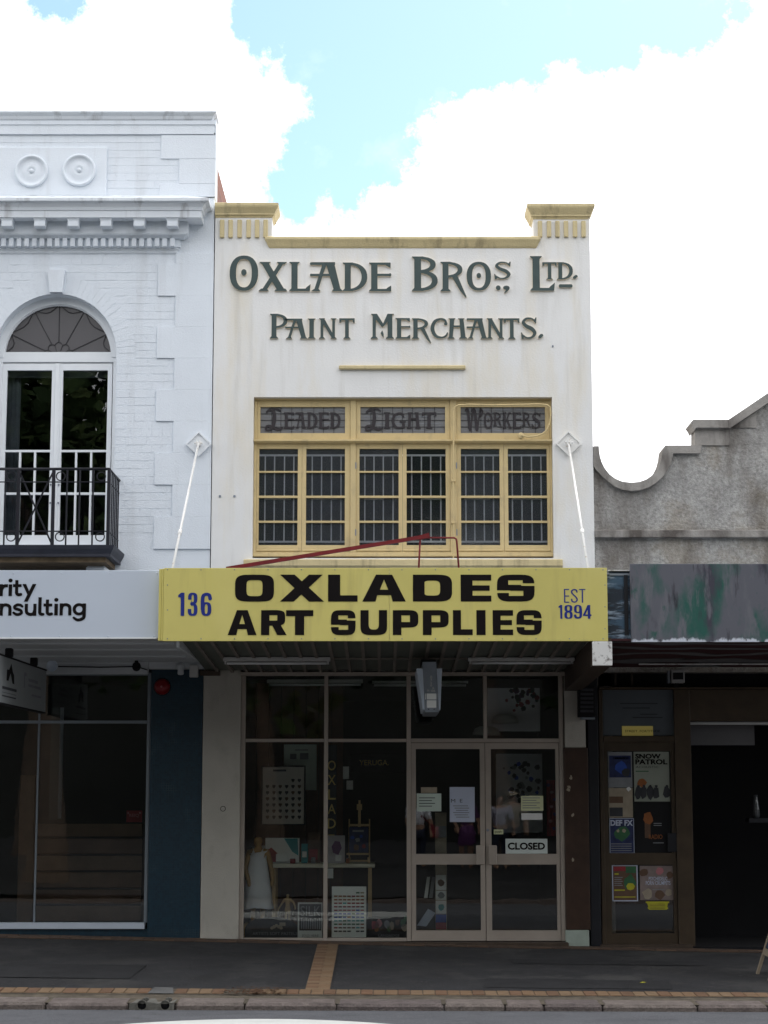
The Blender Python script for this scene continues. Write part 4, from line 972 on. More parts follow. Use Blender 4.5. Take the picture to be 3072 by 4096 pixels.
# fittings under it
camd = thing('security_camera', 'small black ball security camera hanging under the white soffit', 'camera', (X(546, 2650, -.3), -.3, Z(2640, -.3)))
lathe('bracket', [(.02, 0), (.02, -.05), (.012, -.06)], X(546, 2650, -.3), -.3, Z(2640, -.3) + .01, 'z', BLACK, camd, 12)
lathe('ball', [(.002, -.055), (.03, -.045), (.045, -.02), (.048, .0), (.04, .028), (.02, .045), (.002, .048)], X(546, 2665, -.3), -.3, Z(2665, -.3), 'z', BLACK, camd, 18)
wire = tube('loose_cable', [(X(232, 2667, -.14), -.135, Z(2666, -.14)), (X(400, 2667, -.14), -.135, Z(2669, -.14)), (X(546, 2667, -.14), -.135, Z(2666, -.14)), (X(575, 2667, -.14), -.135, Z(2675, -.14)), (X(590, 2680, -.14), -.135, Z(2680, -.14))], .006, BLACK, None, 6)
tag(wire, 'thin black cable running along the white beam to the camera', 'cable')
pl = thing('flood_light', 'round white flood lamp beside the hanging sign under soffit', 'lamp', (X(210, 2662, -.2), -.2, Z(2662, -.2)))
lathe('housing', [(.03, .07), (.05, .04), (.062, -.03), (.055, -.032), (.04, -.01), (.002, -.005)], X(210, 2664, -.25), -.25, Z(2664, -.25), 'y', OPAL, pl, 20)
box('bracket', X(195, 2650, -.2), X(206, 2650, -.2), -.21, -.11, Z(2664, -.2), Z(2650, -.2), FLUO, pl)
sp = thing('bulkhead_lamp', 'white oval bulkhead lamp at corner above blue pillar', 'lamp', (X(722, 2668, -.14), -.14, Z(2668, -.14)))
lathe('housing', [(.045, .03), (.045, 0), (.036, -.03), (.002, -.045)], X(722, 2670, -.14), -.14, Z(2668, -.14), 'y', SOFFITW, sp, 18)
lathe('shade', [(.03, 0), (.036, -.06), (.028, -.075), (.002, -.08)], X(724, 2670, -.14), -.16, Z(2672, -.14), 'z', SOFFITW, sp, 14)
jb = box('junction_box', X(758, 2680, -.16), X(793, 2680, -.16), -.17, -.12, Z(2709, -.16), Z(2660, -.16), FLUO, None, .006); tag(jb, 'white square junction box at top of blue pillar', 'junction box')
# --- projecting sign seen at an angle
hs = thing('hanging_sign', 'grey-white hanging sign board with dark arrow mark seen obliquely', 'sign', (X(184, 2760, -.45), -1.2, Z(2849, -.45)))
HF, HB = -2.70, -.13; hx = X(184, 2760, HB); hz1, hz0 = Z(2684, HB), Z(2849, HB)
box('board', hx - .05, hx, HF, HB, hz0, hz1, mat('dull_sign_face', (.28, .30, .31), .5, .06, 3), hs, .004)
box('frame_edge', hx - .054, hx + .004, HF - .004, HB + .004, hz1, hz1 + .016, BLACK, hs); box('frame_edge', hx - .054, hx + .004, HF - .004, HB + .004, hz0 - .016, hz0, BLACK, hs)
for yy in (-2.1, -.75): box('hanger', hx - .06, hx + .01, yy - .05, yy + .05, hz1 + .017, sr + .01, BLACK, hs, .01)
def sideprint(name, polys, m):   # printed marks on the board's street-right face: (along, up) with along 0..1 from front to back
    for pl_ in polys:
        v = [(hx + .002, HF + (HB - HF) * a, hz0 + (hz1 - hz0) * b) for a, b in pl_]; pydata(name, v, [tuple(range(len(v)))], m, hs)
u = lambda px: (( (1536 - 184) / (1536 - px) * (DIST + HB)) - (DIST + HF)) / (HB - HF)     # how far along the board a photo column falls
def pol(a, b, c, d): return [(a, c), (b, c), (b, d), (a, d)]
sideprint('arrow_mark', [[(u(24), .50), (u(32), .50), (u(40), .68), (u(48), .47), (u(56), .46), (u(54), .66), (u(49), .72), (u(42), .90), (u(34), .75), (u(25), .74)]], INK)
sideprint('printed_line', [pol(u(8), u(66), .30, .36), pol(u(8), u(64), .225, .235), pol(u(8), u(64), .14, .17)], CINK['charcoal'])
sideprint('printed_line', [pol(u(94), u(98), .45, .80), pol(u(98), u(104), .72, .80), pol(u(112), u(150), .62, .69), pol(u(112), u(162), .50, .56), pol(u(126), u(164), .30, .35)], CINK['grey'])
# --- yellow sign
YY = -2.89
art = thing('fascia_sign', 'wide yellow fascia sign with heavy black capitals and blue numerals', 'sign', (.1, YY, Z(2565, YY)))
zt, zb = Z(2272, YY), Z(2564.5, YY); xm = X(1557, 2420, YY)
box('panel', X(654, 2420, YY), xm - .001, YY, YY + .03, zb, zt, YELLOW, art, .002)
box('panel', xm + .001, X(2430, 2420, YY), YY - .0015, YY + .03, zb, zt + .002, YELLOW, art, .002)
box('end_trim', X(633, 2420, YY), X(645, 2420, YY), YY + .02, YY + .10, zb + .006, zt - .006, YELLOW, art, .003)
box('end_trim', X(646, 2420, YY), X(653, 2420, YY), YY + .008, YY + .08, zb + .004, zt - .003, YELLOW, art, .003)
box('frame_rail', X(660, 2420, YY), X(2420, 2420, YY), YY + .032, YY + .09, zb + .01, zb + .07, GREYMET, art)
cs = 1.1453
def sg(fn, ch, a, b, t, bt, m, *k): glyph('letter', fn(ch, *k), 600 + a * cs, 600 + b * cs, 2200 + t * cs, 2200 + bt * cs, YY - .002, .002, m, art)
for ch, a, b in (('O', 297, 433), ('X', 455, 607), ('L', 622, 725), ('A', 742, 893), ('D', 918, 1055), ('E', 1085, 1192), ('S', 1212, 1343)): sg(wide, ch, a, b, 86, 180, INK)
for ch, a, b in (('A', 272, 372), ('R', 388, 477), ('T', 475, 570), ('S', 632, 718), ('U', 735, 828), ('P', 848, 937), ('P', 953, 1043), ('L', 1058, 1127), ('I', 1140, 1172), ('E', 1197, 1268), ('S', 1280, 1368)): sg(wide, ch, a, b, 210, 297, INK)
for ch, a, b in (('1', 98, 120), ('3', 132, 166), ('6', 177, 216)): sg(slim, ch, a, b, 149, 230, BLUEINK, .165)
for ch, a, b in (('E', 1446, 1464), ('S', 1470, 1494), ('T', 1499, 1521)): sg(slim, ch, a, b, 136, 184, BLUEINK, .085)
for ch, a, b in (('1', 1427, 1440), ('8', 1447, 1476), ('9', 1480, 1509), ('4', 1512, 1542)): sg(slim, ch, a, b, 192, 240, BLUEINK, .15)
for k in range(14):
    px = 670 + k * 134
    for py in ((2279,) if k % 3 else (2279, 2340, 2440)) + (2555,):
        if py in (2340, 2440) and k not in (0,): continue
        lathe('screw_head', [(.006, 0), (.005, -.003), (.001, -.004)], X(px, py, YY), YY - .001, Z(py, YY), 'y', GREYMET, art, 8)
for py in (2340, 2427, 2515): lathe('screw_head', [(.006, 0), (.005, -.003), (.001, -.004)], X(2420, py, YY), YY - .001, Z(py, YY), 'y', GREYMET, art, 8)
# --- ribbed awning in the middle
aw = thing('footpath_awning', 'ribbed grey-green metal awning behind the yellow sign', 'awning', (.1, -1.4, 2.95))
bx0 = X(2369, 2600, -2.87); bx1 = X(2446, 2600, -2.87)
af, ar = Z(2562, YY + .1) + .03, Z(2686, 0) + .012
slopebox('soffit', xE + .02, bx0 - .003, YY + .10, .0, af, ar, .02, SOFFIT, aw)
slopebox('roof_sheet', xE + .02, bx1, YY + .12, .0, zt - .05, zt + .06, .02, GREYMET, aw)
k = 0; xx = -1.82
while xx < bx0 - .05:
    slopebox('rib', xx - .016, xx + .016, YY + .11, -.004, af - .026, ar - .026, .025, RIBM, aw); xx += .161; k += 1
bm_ = slopebox('side_beam', bx0, bx1, YY + .012, -.02, Z(2662, -2.87), Z(2762, -.1), .26, DARKWOOD, aw)
pl_ = box('beam_end', bx0 - .002, bx1 + .004, YY - .006, YY + .011, Z(2663, YY), Z(2566, YY), PALE, aw, .006)
box('wall_channel', X(960, 2690, -.05), X(2270, 2690, -.05), -.055, .0, Z(2702, -.05), Z(2688, -.05), ALU, aw, .003)
box('corner_bracket', X(800, 2690, -.06), X(880, 2690, -.06), -.12, -.0, Z(2702, -.08), Z(2682, -.08), DARKWOOD, aw, .004)
# --- batten lights
def batten(px0, px1, pt, pb, Y, label):
    t = thing('fluorescent_light', label, 'light', (X((px0 + px1) / 2, pt, Y), Y, Z(pt, Y)), 'unlit batten lights under the ribbed awning')
    x0, x1 = X(px0, pt, Y), X(px1, pt, Y); zt_, zb_ = Z(pt, Y), Z(pb, Y); h = zt_ - zb_
    box('batten', x0, x1, Y - .03, Y + .03, zb_ + h * .42, zt_, FLUO, t, .004)
    tube('tube', [(x0 + .04, Y - .01, zb_ + h * .14), (x1 - .04, Y - .01, zb_ + h * .14)], .013, TUBE, t, 10)
    for xx in (x0 + .015, x1 - .035): box('lamp_holder', xx, xx + .02, Y - .025, Y + .01, zb_, zb_ + h * .45, FLUO, t, .003)
batten(893, 1322, 2628, 2658, -1.30, 'unlit tube batten light on left half of ribbed soffit')
batten(1872, 2298, 2630, 2656, -1.30, 'unlit tube batten light on right half of ribbed soffit, by beam')
cdt = tube('conduit', [(X(1324, 2634, -1.28), -1.28, Z(2634, -1.28)), (X(1870, 2634, -1.28), -1.28, Z(2634, -1.28))], .010, RIBM, None, 8); tag(cdt, 'straight conduit between the two batten lights under awning', 'conduit')
# --- tapered lightbox seen end on
lb = thing('hanging_lightbox', 'tapered lightbox with grey end plate and white stickers hanging under awning', 'lightbox', (X(1718, 2750, -1.9), -1.9, Z(2851, -1.9)))
sc = 300 / 1659; lx = lambda a, b: X(1600 + a * sc, 2560 + b * sc, -1.9); lz = lambda b: Z(2560 + b * sc, -1.9)
for sgn, tx, bx_ in ((-1, (370, 500), (505, 555)), (1, (800, 930), (850, 895))):
    v = [(lx(tx[0], 630), 0, lz(630)), (lx(tx[1], 630), 0, lz(630)), (lx(bx_[1], 1540), 0, lz(1540)), (lx(bx_[0], 1540), 0, lz(1540))]
    vv = [(a, -1.895, c) for a, b, c in v] + [(a, -.75, c) for a, b, c in v]
    pydata('acrylic_face', vv, [(0, 1, 2, 3), (7, 6, 5, 4), (0, 4, 5, 1), (1, 5, 6, 2), (2, 6, 7, 3), (3, 7, 4, 0)], OPAL, lb)
prism('end_plate', [[(lx(500, 490), lz(490)), (lx(800, 490), lz(490)), (lx(860, 1600), lz(1600)), (lx(548, 1600), lz(1600))]], -1.94, -.75, GREYMET, lb)
for a in (550, 780): bar('edge_flange', (lx(a, 500), -1.943, lz(500)), (lx(a + (40 if a < 700 else 42), 1590), -1.943, lz(1590)), .008, .008, GREYMET, lb)
box('hanger', lx(480, 400), lx(810, 400), -1.7, -1.0, lz(489), lz(400), BLACK, lb)
for ch, a, b, t, bt in (('0', 665, 708, 795, 860), ('7', 668, 708, 868, 925), ('1', 678, 694, 935, 985), ('0', 665, 706, 990, 1035), ('6', 715, 755, 1042, 1092), ('9', 598, 635, 1100, 1155), ('/', 650, 670, 1105, 1150), ('06', 690, 778, 1100, 1155)): text('painted_number', ch, lx(a, t), lx(b, t), lz(bt), lz(t), -1.942, FLUO, lb, .01)
for a, b, t, bt in ((553, 822, 1188, 1318), (592, 800, 1338, 1502)): box('sticker', lx(a, t), lx(b, t), -1.944, -1.939, lz(bt), lz(t), PAPER, lb)
for a in (632, 752): lathe('screw_head', [(.006, 0), (.005, -.003), (.001, -.004)], lx(a, 1535), -1.941, lz(1535), 'y', BLACK, lb, 8)
# --- tie rods
def rod(pp, a, b, label, h=.137):
    Yb = -2.62
    t = thing('tie_rod', label, 'tie rod', (X(pp[0], pp[1]), 0, Z(pp[1])), 'awning tie rods with diamond plates')
    cx, cz_ = X(pp[0], pp[1]), Z(pp[1])
    prism('wall_plate', [[(cx - h, cz_), (cx, cz_ - h), (cx + h, cz_), (cx, cz_ + h)]], -.028, .01, RODW if 'cream' in label else JOIN, t)
    prism('plate_rim', [[(cx - h - .006, cz_), (cx, cz_ - h - .006), (cx + h + .006, cz_), (cx, cz_ + h + .006)], [(cx - h + .014, cz_), (cx, cz_ - h + .014), (cx + h - .014, cz_), (cx, cz_ + h - .014)]], -.045, -.026, RODW if 'cream' in label else JOIN, t)
    A = Vector((X(a[0], a[1], -.08), -.08, Z(a[1], -.08))); B = Vector((X(b[0], b[1], Yb), Yb, Z(b[1], Yb))); d = (B - A)
    tube('rod', [A, B + d * .02], .013, RODW, t, 10)
    for s in (-1, 1): box('lug', cx + s * .018 - .006, cx + s * .018 + .006, -.10, -.026, cz_ - .025, cz_ + .03, RODW, t, .003)
    tube('pin', [(cx - .045, -.08, cz_ + .004), (cx + .045, -.08, cz_ + .004)], .011, RODW, t, 8)
    M_ = A + d * .72; tube('turnbuckle', [M_, M_ + d * .03], .02, RODW, t, 8)
rod((796, 1778), (794, 1772), (689, 2278), 'white awning tie rod fixed to the pale blue-white building')
rod((2273, 1776), (2274, 1776), (2352, 2274), 'rust-spotted white awning tie rod on the cream wall')
# --- red steel brace standing on the awning
RY = -1.5
rf = thing('steel_brace', 'dark red steel brace standing on the awning before the window', 'brace', (X(1700, 2260, RY), RY, Z(2300, RY)))
P = lambda x_, y_: (X(x_, y_, RY), RY, Z(y_, RY))
bar('arm', P(905, 2275), P(1716, 2144), .038, .038, REDP, rf)
bar('plate', P(1676, 2152), P(1718, 2140), .05, .012, REDP, rf)
tube('leg', [P(1681, 2150), P(1673, 2310)], .010, REDP, rf, 8)
tube('leg', [P(1700, 2151), P(1816, 2151), P(1825, 2156), P(1827, 2166), P(1838, 2310)], .010, REDP, rf, 8)
# --- right awning
awr = thing('footpath_awning', 'dark maroon scrawled awning soffit over the brown poster doorway', 'awning', (4, -1.4, 2.95))
def scrawl():
    m = bpy.data.materials.new('maroon_scrawled_soffit'); m.use_nodes = True; t = m.node_tree; n = t.nodes; L = t.links; b = n['Principled BSDF']; b.inputs['Roughness'].default_value = .7
    g = n.new('ShaderNodeNewGeometry'); w = n.new('ShaderNodeTexWave'); w.inputs['Scale'].default_value = .9; w.inputs['Distortion'].default_value = 9; w.inputs['Detail'].default_value = 2; w.wave_type = 'RINGS'; L.new(g.outputs['Position'], w.inputs[0])
    r = n.new('ShaderNodeValToRGB'); r.color_ramp.elements[0].color = (.05, .008, .012, 1); r.color_ramp.elements[1].color = (.14, .14, .15, 1); r.color_ramp.elements[0].position = .45; r.color_ramp.elements[1].position = .8; e = r.color_ramp.elements.new(.62); e.color = (.015, .012, .014, 1)
    L.new(w.outputs['Fac'], r.inputs[0]); L.new(r.outputs[0], b.inputs['Base Color']); return m
GRY = -2.80
RX1 = 6.4
slopebox('soffit', bx1 + .004, RX1, GRY + .04, -.05, Z(2566, GRY) + .01, Z(2656, -.6), .02, scrawl(), awr)
box('edge_strip', X(2555, 2655, -.6), RX1, -.62, -.58, Z(2659, -.6), Z(2655, -.6), PALE, awr)
slopebox('roof_sheet', bx1 + .004, RX1, GRY + .04, .05, Z(2300, GRY), Z(2300, GRY) + .1, .02, GREYMET, awr)
def paintmat(name, base, cols, white_z=None):
    m = bpy.data.materials.new(name); m.use_nodes = True; t = m.node_tree; n = t.nodes; L = t.links; b = n['Principled BSDF']; b.inputs['Roughness'].default_value = .55
    g = n.new('ShaderNodeNewGeometry'); cur = None
    def fac(sc_, scale, det, lo, hi, seed):
        mp = n.new('ShaderNodeMapping'); mp.inputs['Scale'].default_value = sc_; mp.inputs['Location'].default_value = (seed, seed * 2, seed * 3); L.new(g.outputs['Position'], mp.inputs[0])
        q = n.new('ShaderNodeTexNoise'); q.inputs['Scale'].default_value = scale; q.inputs['Detail'].default_value = det; q.inputs['Roughness'].default_value = .6; L.new(mp.outputs[0], q.inputs[0])
        r = n.new('ShaderNodeMapRange'); r.inputs[1].default_value = lo; r.inputs[2].default_value = hi; L.new(q.outputs['Fac'], r.inputs[0]); return r.outputs[0]
    for c, sc_, scale, lo, hi, seed in cols:
        x = n.new('ShaderNodeMixRGB'); L.new(fac(sc_, scale, 5, lo, hi, seed), x.inputs[0])
        if cur is None: x.inputs[1].default_value = (*base, 1)
        else: L.new(cur, x.inputs[1])
        x.inputs[2].default_value = (*c, 1); cur = x.outputs[0]
    if white_z is not None:
        s = n.new('ShaderNodeSeparateXYZ'); L.new(g.outputs['Position'], s.inputs[0])
        k = n.new('ShaderNodeMath'); k.operation = 'MULTIPLY'; k.inputs[1].default_value = .075; L.new(fac((1, 1, .5), 9, 4, .3, .7, 3.3), k.inputs[0])
        a = n.new('ShaderNodeMath'); a.operation = 'SUBTRACT'; L.new(s.outputs['Z'], a.inputs[0]); L.new(k.outputs[0], a.inputs[1])
        r = n.new('ShaderNodeMapRange'); r.inputs[1].default_value = white_z - .008; r.inputs[2].default_value = white_z - .03; L.new(a.outputs[0], r.inputs[0])
        x = n.new('ShaderNodeMixRGB'); L.new(r.outputs[0], x.inputs[0]); L.new(cur, x.inputs[1]); x.inputs[2].default_value = (.62, .66, .74, 1); cur = x.outputs[0]
    L.new(cur, b.inputs['Base Color']); return m
gpz = Z(2568, GRY)
GRAF = paintmat('brushed_over_panel', (.014, .095, .075), [((.115, .118, .142), (1, 1, .55), 2.1, .36, .50, 5.2), ((.05, .047, .068), (1, 1, .35), 3.2, .50, .60, 1.0), ((.14, .143, .165), (1.8, 1, .45), 6, .54, .66, 2.2), ((.022, .022, .032), (1.6, 1, .3), 5, .57, .68, 9.1), ((.014, .09, .07), (1.2, 1, .8), 4.5, .60, .68, 12.7)], gpz + .0)
BLUG = paintmat('blue_brushed_panel', (.05, .10, .16), [((.015, .025, .04), (.6, 1, 2.2), 6, .45, .55, 2.0), ((.28, .36, .46), (.5, 1, 2.6), 7, .54, .64, 4.0)])
gr = thing('fascia_sign', 'painted-over grey and green fascia board right of yellow sign', 'sign', (4, GRY, gpz))
box('panel', X(2522, 2400, GRY), RX1, GRY, GRY + .03, gpz, Z(2255, GRY), GRAF, gr, .003)
for px in (2640, 2750, 2872, 2985): lathe('screw_head', [(.006, 0), (.005, -.003), (.001, -.004)], X(px, 2560, GRY), GRY, Z(2560, GRY), 'y', BLACK, gr, 8)
bl = thing('painted_board', 'narrow blue smeared fascia panel between yellow and grey signs', 'sign', (X(2476, 2500, GRY), GRY, Z(2559, GRY)))
box('panel', X(2425, 2400, GRY + .05), X(2530, 2400, GRY + .05), GRY + .05, GRY + .08, Z(2561, GRY + .05), Z(2285, GRY + .05), BLUG, bl, .003)
box('upright', X(2497, 2400, GRY + .04), X(2512, 2400, GRY + .04), GRY + .035, GRY + .049, Z(2540, GRY + .04), Z(2300, GRY + .04), BLACKP, bl)
box('top_rail', X(2433, 2290, GRY + .04), X(2523, 2290, GRY + .04), GRY + .03, GRY + .07, Z(2284, GRY + .04) + .001, Z(2280, GRY + .04), PALE, bl)
# ------------------------------------------------------------------ ground-floor shopfront of the middle shop
SFY = .03
base_z = Z(3766, SFY)
box('pillar', -1.977, X(960, 3200), 0, .42, gz(-1.7, 0) - .05, 2.93, PILLAR, shop, .006)
ring('painted_ring', X(892, 3235), -.002, Z(3235), .030, .006, .004, BLACK, shop, 16)
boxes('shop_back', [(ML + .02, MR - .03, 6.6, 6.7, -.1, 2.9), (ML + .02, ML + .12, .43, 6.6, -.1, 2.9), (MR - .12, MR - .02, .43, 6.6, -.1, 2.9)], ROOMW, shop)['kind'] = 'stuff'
box('floor', ML + .12, MR - .12, .10, 6.6, -.06, .02, ROOMW, shop)
box('ceiling', ML + .12, MR - .12, .35, 6.6, 2.87, 2.92, ROOMW, shop)
fx0, fx1 = X(963, 3200, SFY), X(2256, 3200, SFY)
head0, head1 = Z(2703, SFY), Z(2688, SFY)
def fbox(name, px0, px1, py0, py1, y0=SFY, y1=SFY + .07, par=None, m=ALU, bev=.004, pm=None):
    pm = pm or (py0 + py1) / 2
    return box(name, X(px0, pm, y0), X(px1, pm, y0), y0, y1, Z(py1, y0), Z(py0, y0), m, par if par is not None else shop, bev)
front = fbox('shopfront_head', 961, 2257, 2690, 2703)
front.name = 'shop_window'
for a, b in ((961, 978), (1295, 1311), (1627, 1644), (2240, 2257)): fbox('mullion', a, b, 2703.5, 3765, SFY - .004, SFY + .066, front, pm=3234)
fbox('mullion', 1934, 1949, 2703.5, 2954, SFY - .002, SFY + .06, front, pm=2960)
for a, b, t, bt in ((979, 1294, 2955, 2968), (1312, 1626, 2955, 2968), (1645, 2239, 2954, 2970), (979, 1294, 3752, 3766), (1312, 1626, 3752, 3766)): fbox('rail', a, b, t, bt, SFY, SFY + .06, front, pm=3234)
for a, b, t, bt in ((977, 1296, 2702, 2956), (1310, 1628, 2702, 2956), (1643, 1935, 2702, 2955), (1948, 2241, 2702, 2955), (977, 1296, 2967, 3754), (1310, 1628, 2967, 3754)):
    box('pane', X(a, 3234, SFY), X(b, 3234, SFY), SFY + .03, SFY + .036, Z(bt, SFY), Z(t, SFY), GLASS, front)
def doorleaf(px0, px1, g0, g1, hnd):
    y0, y1 = SFY + .004, SFY + .05
    xx = lambda p: X(p, 3370, y0); zz = lambda p: Z(p, y0)
    d = prism('door', [rect(xx(px0), xx(px1), zz(3763), zz(2972)), rect(xx(g0), xx(g1), zz(3416), zz(2996)), rect(xx(g0), xx(g1), zz(3722), zz(3458))], y0, y1, ALU, shop)
    for t, b in ((2994, 3418), (3456, 3724)): box('pane', xx(g0) - .005, xx(g1) + .005, y0 + .022, y0 + .028, zz(b), zz(t), GLASS, d)
    a, b = hnd; box('push_plate', xx(a), xx(b), y0 - .028, y0 - .001, zz(3459), zz(3381), ALU, d, .008)
    return d
dl = doorleaf(1645.5, 1941, 1664, 1922, (1904, 1938)); dr = doorleaf(1943.5, 2239, 1966, 2226, (1954, 1987))
lathe('lock', [(.016, 0), (.016, -.006), (.008, -.008), (.001, -.008)], X(1951, 3320, SFY), SFY + .004, Z(3320, SFY), 'y', GREYMET, dr, 14)
box('door_step', X(1640, 3770, -.12), X(2275, 3770, -.12), -.14, SFY + .06, gz(1.4, 0) - .06, Z(3765, SFY) - .004, DARKWOOD, shop, .006)
box('window_plinth', X(961, 3770), X(1640, 3770), .004, SFY + .06, gz(-.5, 0) - .06, Z(3766.5, SFY) - .002, DARKWOOD, shop, .004)
# right-hand pier of the shop
box('pier_head', X(2258, 2850), X(2341, 2850), 0, .3, Z(2990), 2.93, PILLAR, shop, .005)
box('pier', X(2260, 3350), X(2357, 3350), .004, .3, Z(3720), Z(2990) - .002, BROWNT, shop, .004)
box('pier_plinth', X(2263, 3750, -.02), X(2357, 3750, -.02), -.02, .3, gz(2.2, 0) - .05, Z(3721, -.02), MINT, shop, .006)
for px, py in ((2277, 3147), (2292, 3440), (2284, 3110), (2290, 3260), (2274, 3160)):
    r_ = random.Random(px); n_ = 7
    prism('paint_chip', [[(X(px, py) + (.008 + .018 * r_.random()) * cos(2 * pi * k / n_), Z(py) + (.01 + .02 * r_.random()) * sin(2 * pi * k / n_)) for k in range(n_)]], .002, .006, CINK['sand'], shop)

# ------------------------------------------------------------------ what stands and hangs inside the shop
def sheet_at(name, px0, px1, py0, py1, Y, m, label, cat, t=.004, par=None):
    pm = (py0 + py1) / 2
    o = box(name, X(px0, pm, Y), X(px1, pm, Y), Y, Y + t, Z(py1, Y), Z(py0, Y), m, par)
    return tag(o, label, cat) if par is None else o
def patch(par, name, px0, px1, py0, py1, Y, m): return box(name, X(px0, (py0 + py1) / 2, Y), X(px1, (py0 + py1) / 2, Y), Y - .0015, Y + .002, Z(py1, Y), Z(py0, Y), m, par)
def words(par, body, px0, px1, py0, py1, Y, m, bold=0.0): pm = (py0 + py1) / 2; return text('lettering', body, X(px0, pm, Y), X(px1, pm, Y), Z(py1, Y), Z(py0, Y), Y - .003, m, par, bold)
def blob(par, name, px, py, r, Y, m, n=9, seed=0, asp=1.0):
    q = random.Random(seed or int(px * 7 + py)); cx, cz_ = X(px, py, Y), Z(py, Y); s = r / 360
    return prism(name, [[(cx + s * q.uniform(.7, 1.1) * cos(2 * pi * k / n), cz_ + asp * s * q.uniform(.7, 1.1) * sin(2 * pi * k / n)) for k in range(n)]], Y - .002, Y + .001, m, par)
GY = SFY + .045                                   # just behind the glass
# lining of the display bay
bay = thing('display_partition', 'reddish brown board partition behind the left shop window', 'partition', (-1.2, 1.6, 0))
px1_ = X(1375, 2900, 1.6)
for k in range(9):
    x0 = ML + .13 + k * (px1_ - ML - .13) / 9; box('board', x0, x0 + (px1_ - ML - .13) / 9 - .006, 1.6, 1.64, .02, 2.86, WOODL, bay, .004)
# interior battens
def inlight(a, b, t, bt, Y, label):
    o = thing('interior_light', label, 'light', (X((a + b) / 2, t, Y), Y, Z(t, Y)), 'unlit batten lights inside the shop')
    box('batten', X(a, t, Y), X(b, t, Y), Y - .04, Y + .04, Z(t + (bt - t) * .55, Y), Z(t, Y), FLUO, o, .004); tube('tube', [(X(a + 8, bt, Y), Y, Z(bt - 5, Y)), (X(b - 8, bt, Y), Y, Z(bt - 5, Y))], .014, TUBE, o, 8)
    return o
inlight(1068, 1452, 2718, 2744, .8, 'unlit batten light inside shop over the left display window')
inlight(1488, 1872, 2720, 2746, 1.3, 'unlit batten light inside shop behind the hanging lightbox')
# framed chart with rows of leaf shapes
ch = thing('framed_chart', 'framed chart with rows of dark leaf shapes in left window', 'picture', (X(1133, 3300, .9), .9, Z(3300, .9)))
CY = .9
fbox('sheet', 1050, 1216, 3068, 3296, CY, CY + .006, ch, mat('chart_paper', (.62, .58, .54), .8, .05, 4))
for a, b, t, bt in ((1044, 1050, 3062, 3300), (1216, 1222, 3062, 3300), (1050.5, 1215.5, 3062, 3067.5), (1050.5, 1215.5, 3296.5, 3301)): fbox('frame', a, b, t, bt, CY - .01, CY + .012, ch, BLACK, .001)
patch(ch, 'title_line', 1092, 1145, 3078, 3086, CY, CINK['charcoal'])
for r_ in range(7):
    for c_ in range(6):
        if r_ == 0 and c_ < 4: continue
        px, py = 1070 + c_ * 25.5, 3122 + r_ * 24.5
        cx, cz_ = X(px, py, CY), Z(py, CY); s = .021
        prism('leaf_print', [[(cx, cz_ - s * 1.1), (cx + s * .8, cz_ - s * .2), (cx + s, cz_ + s * .6), (cx + s * .4, cz_ + s), (cx, cz_ + s * .8), (cx - s * .4, cz_ + s), (cx - s, cz_ + s * .6), (cx - s * .8, cz_ - s * .2)]], CY - .003, CY - .0005, CINK['charcoal'] if (r_ + c_) % 3 else CINK['brown'], ch)
po = sheet_at('poster', 1135, 1266, 2978, 3160, 1.2, PAPERG, 'pale green-white poster behind the framed leaf chart', 'poster')
patch(po, 'print_block', 1160, 1186, 3015, 3036, 1.2, CINK['grey']); patch(po, 'print_block', 1200, 1234, 3012, 3038, 1.2, CINK['grey']); patch(po, 'print_line', 1180, 1232, 2998, 3002, 1.2, CINK['grey'])
# upright name board with gilt letters
vb = thing('name_board', 'tall dark name board with gilt letters stacked vertically behind mullion', 'sign', (X(1327, 3340, .7), .7, Z(3345, .7)))
fbox('board', 1300, 1346, 2980, 3346, .7, .73, vb, CINK['charcoal'])
for i, ch_ in enumerate('OXLAD'): words(vb, ch_, 1311, 1343, 3042 + i * 58, 3082 + i * 58, .7, GOLD, .01)
patch(vb, 'gilt_rule', 1314, 1338, 3338, 3342, .7, GOLD)
ye = thing('gilt_sign', 'dark board with one gilt word hanging deep inside shop', 'sign', (X(1495, 3060, 1.7), 1.7, Z(3070, 1.7)))
fbox('board', 1400, 1640, 3015, 3090, 1.7, 1.72, ye, BLACK)
words(ye, 'YERUGA.', 1437, 1555, 3040, 3061, 1.7, GOLD, .01)
for a, b, t, bt, lab in ((1372, 1396, 3066, 3116, 'upper small white card hanging tilted by the name board'), (1386, 1412, 3122, 3158, 'lower small white card hanging tilted by the name board')):
    o = sheet_at('hanging_card', a, b, t, bt, 1.0, PAPER, lab, 'card')
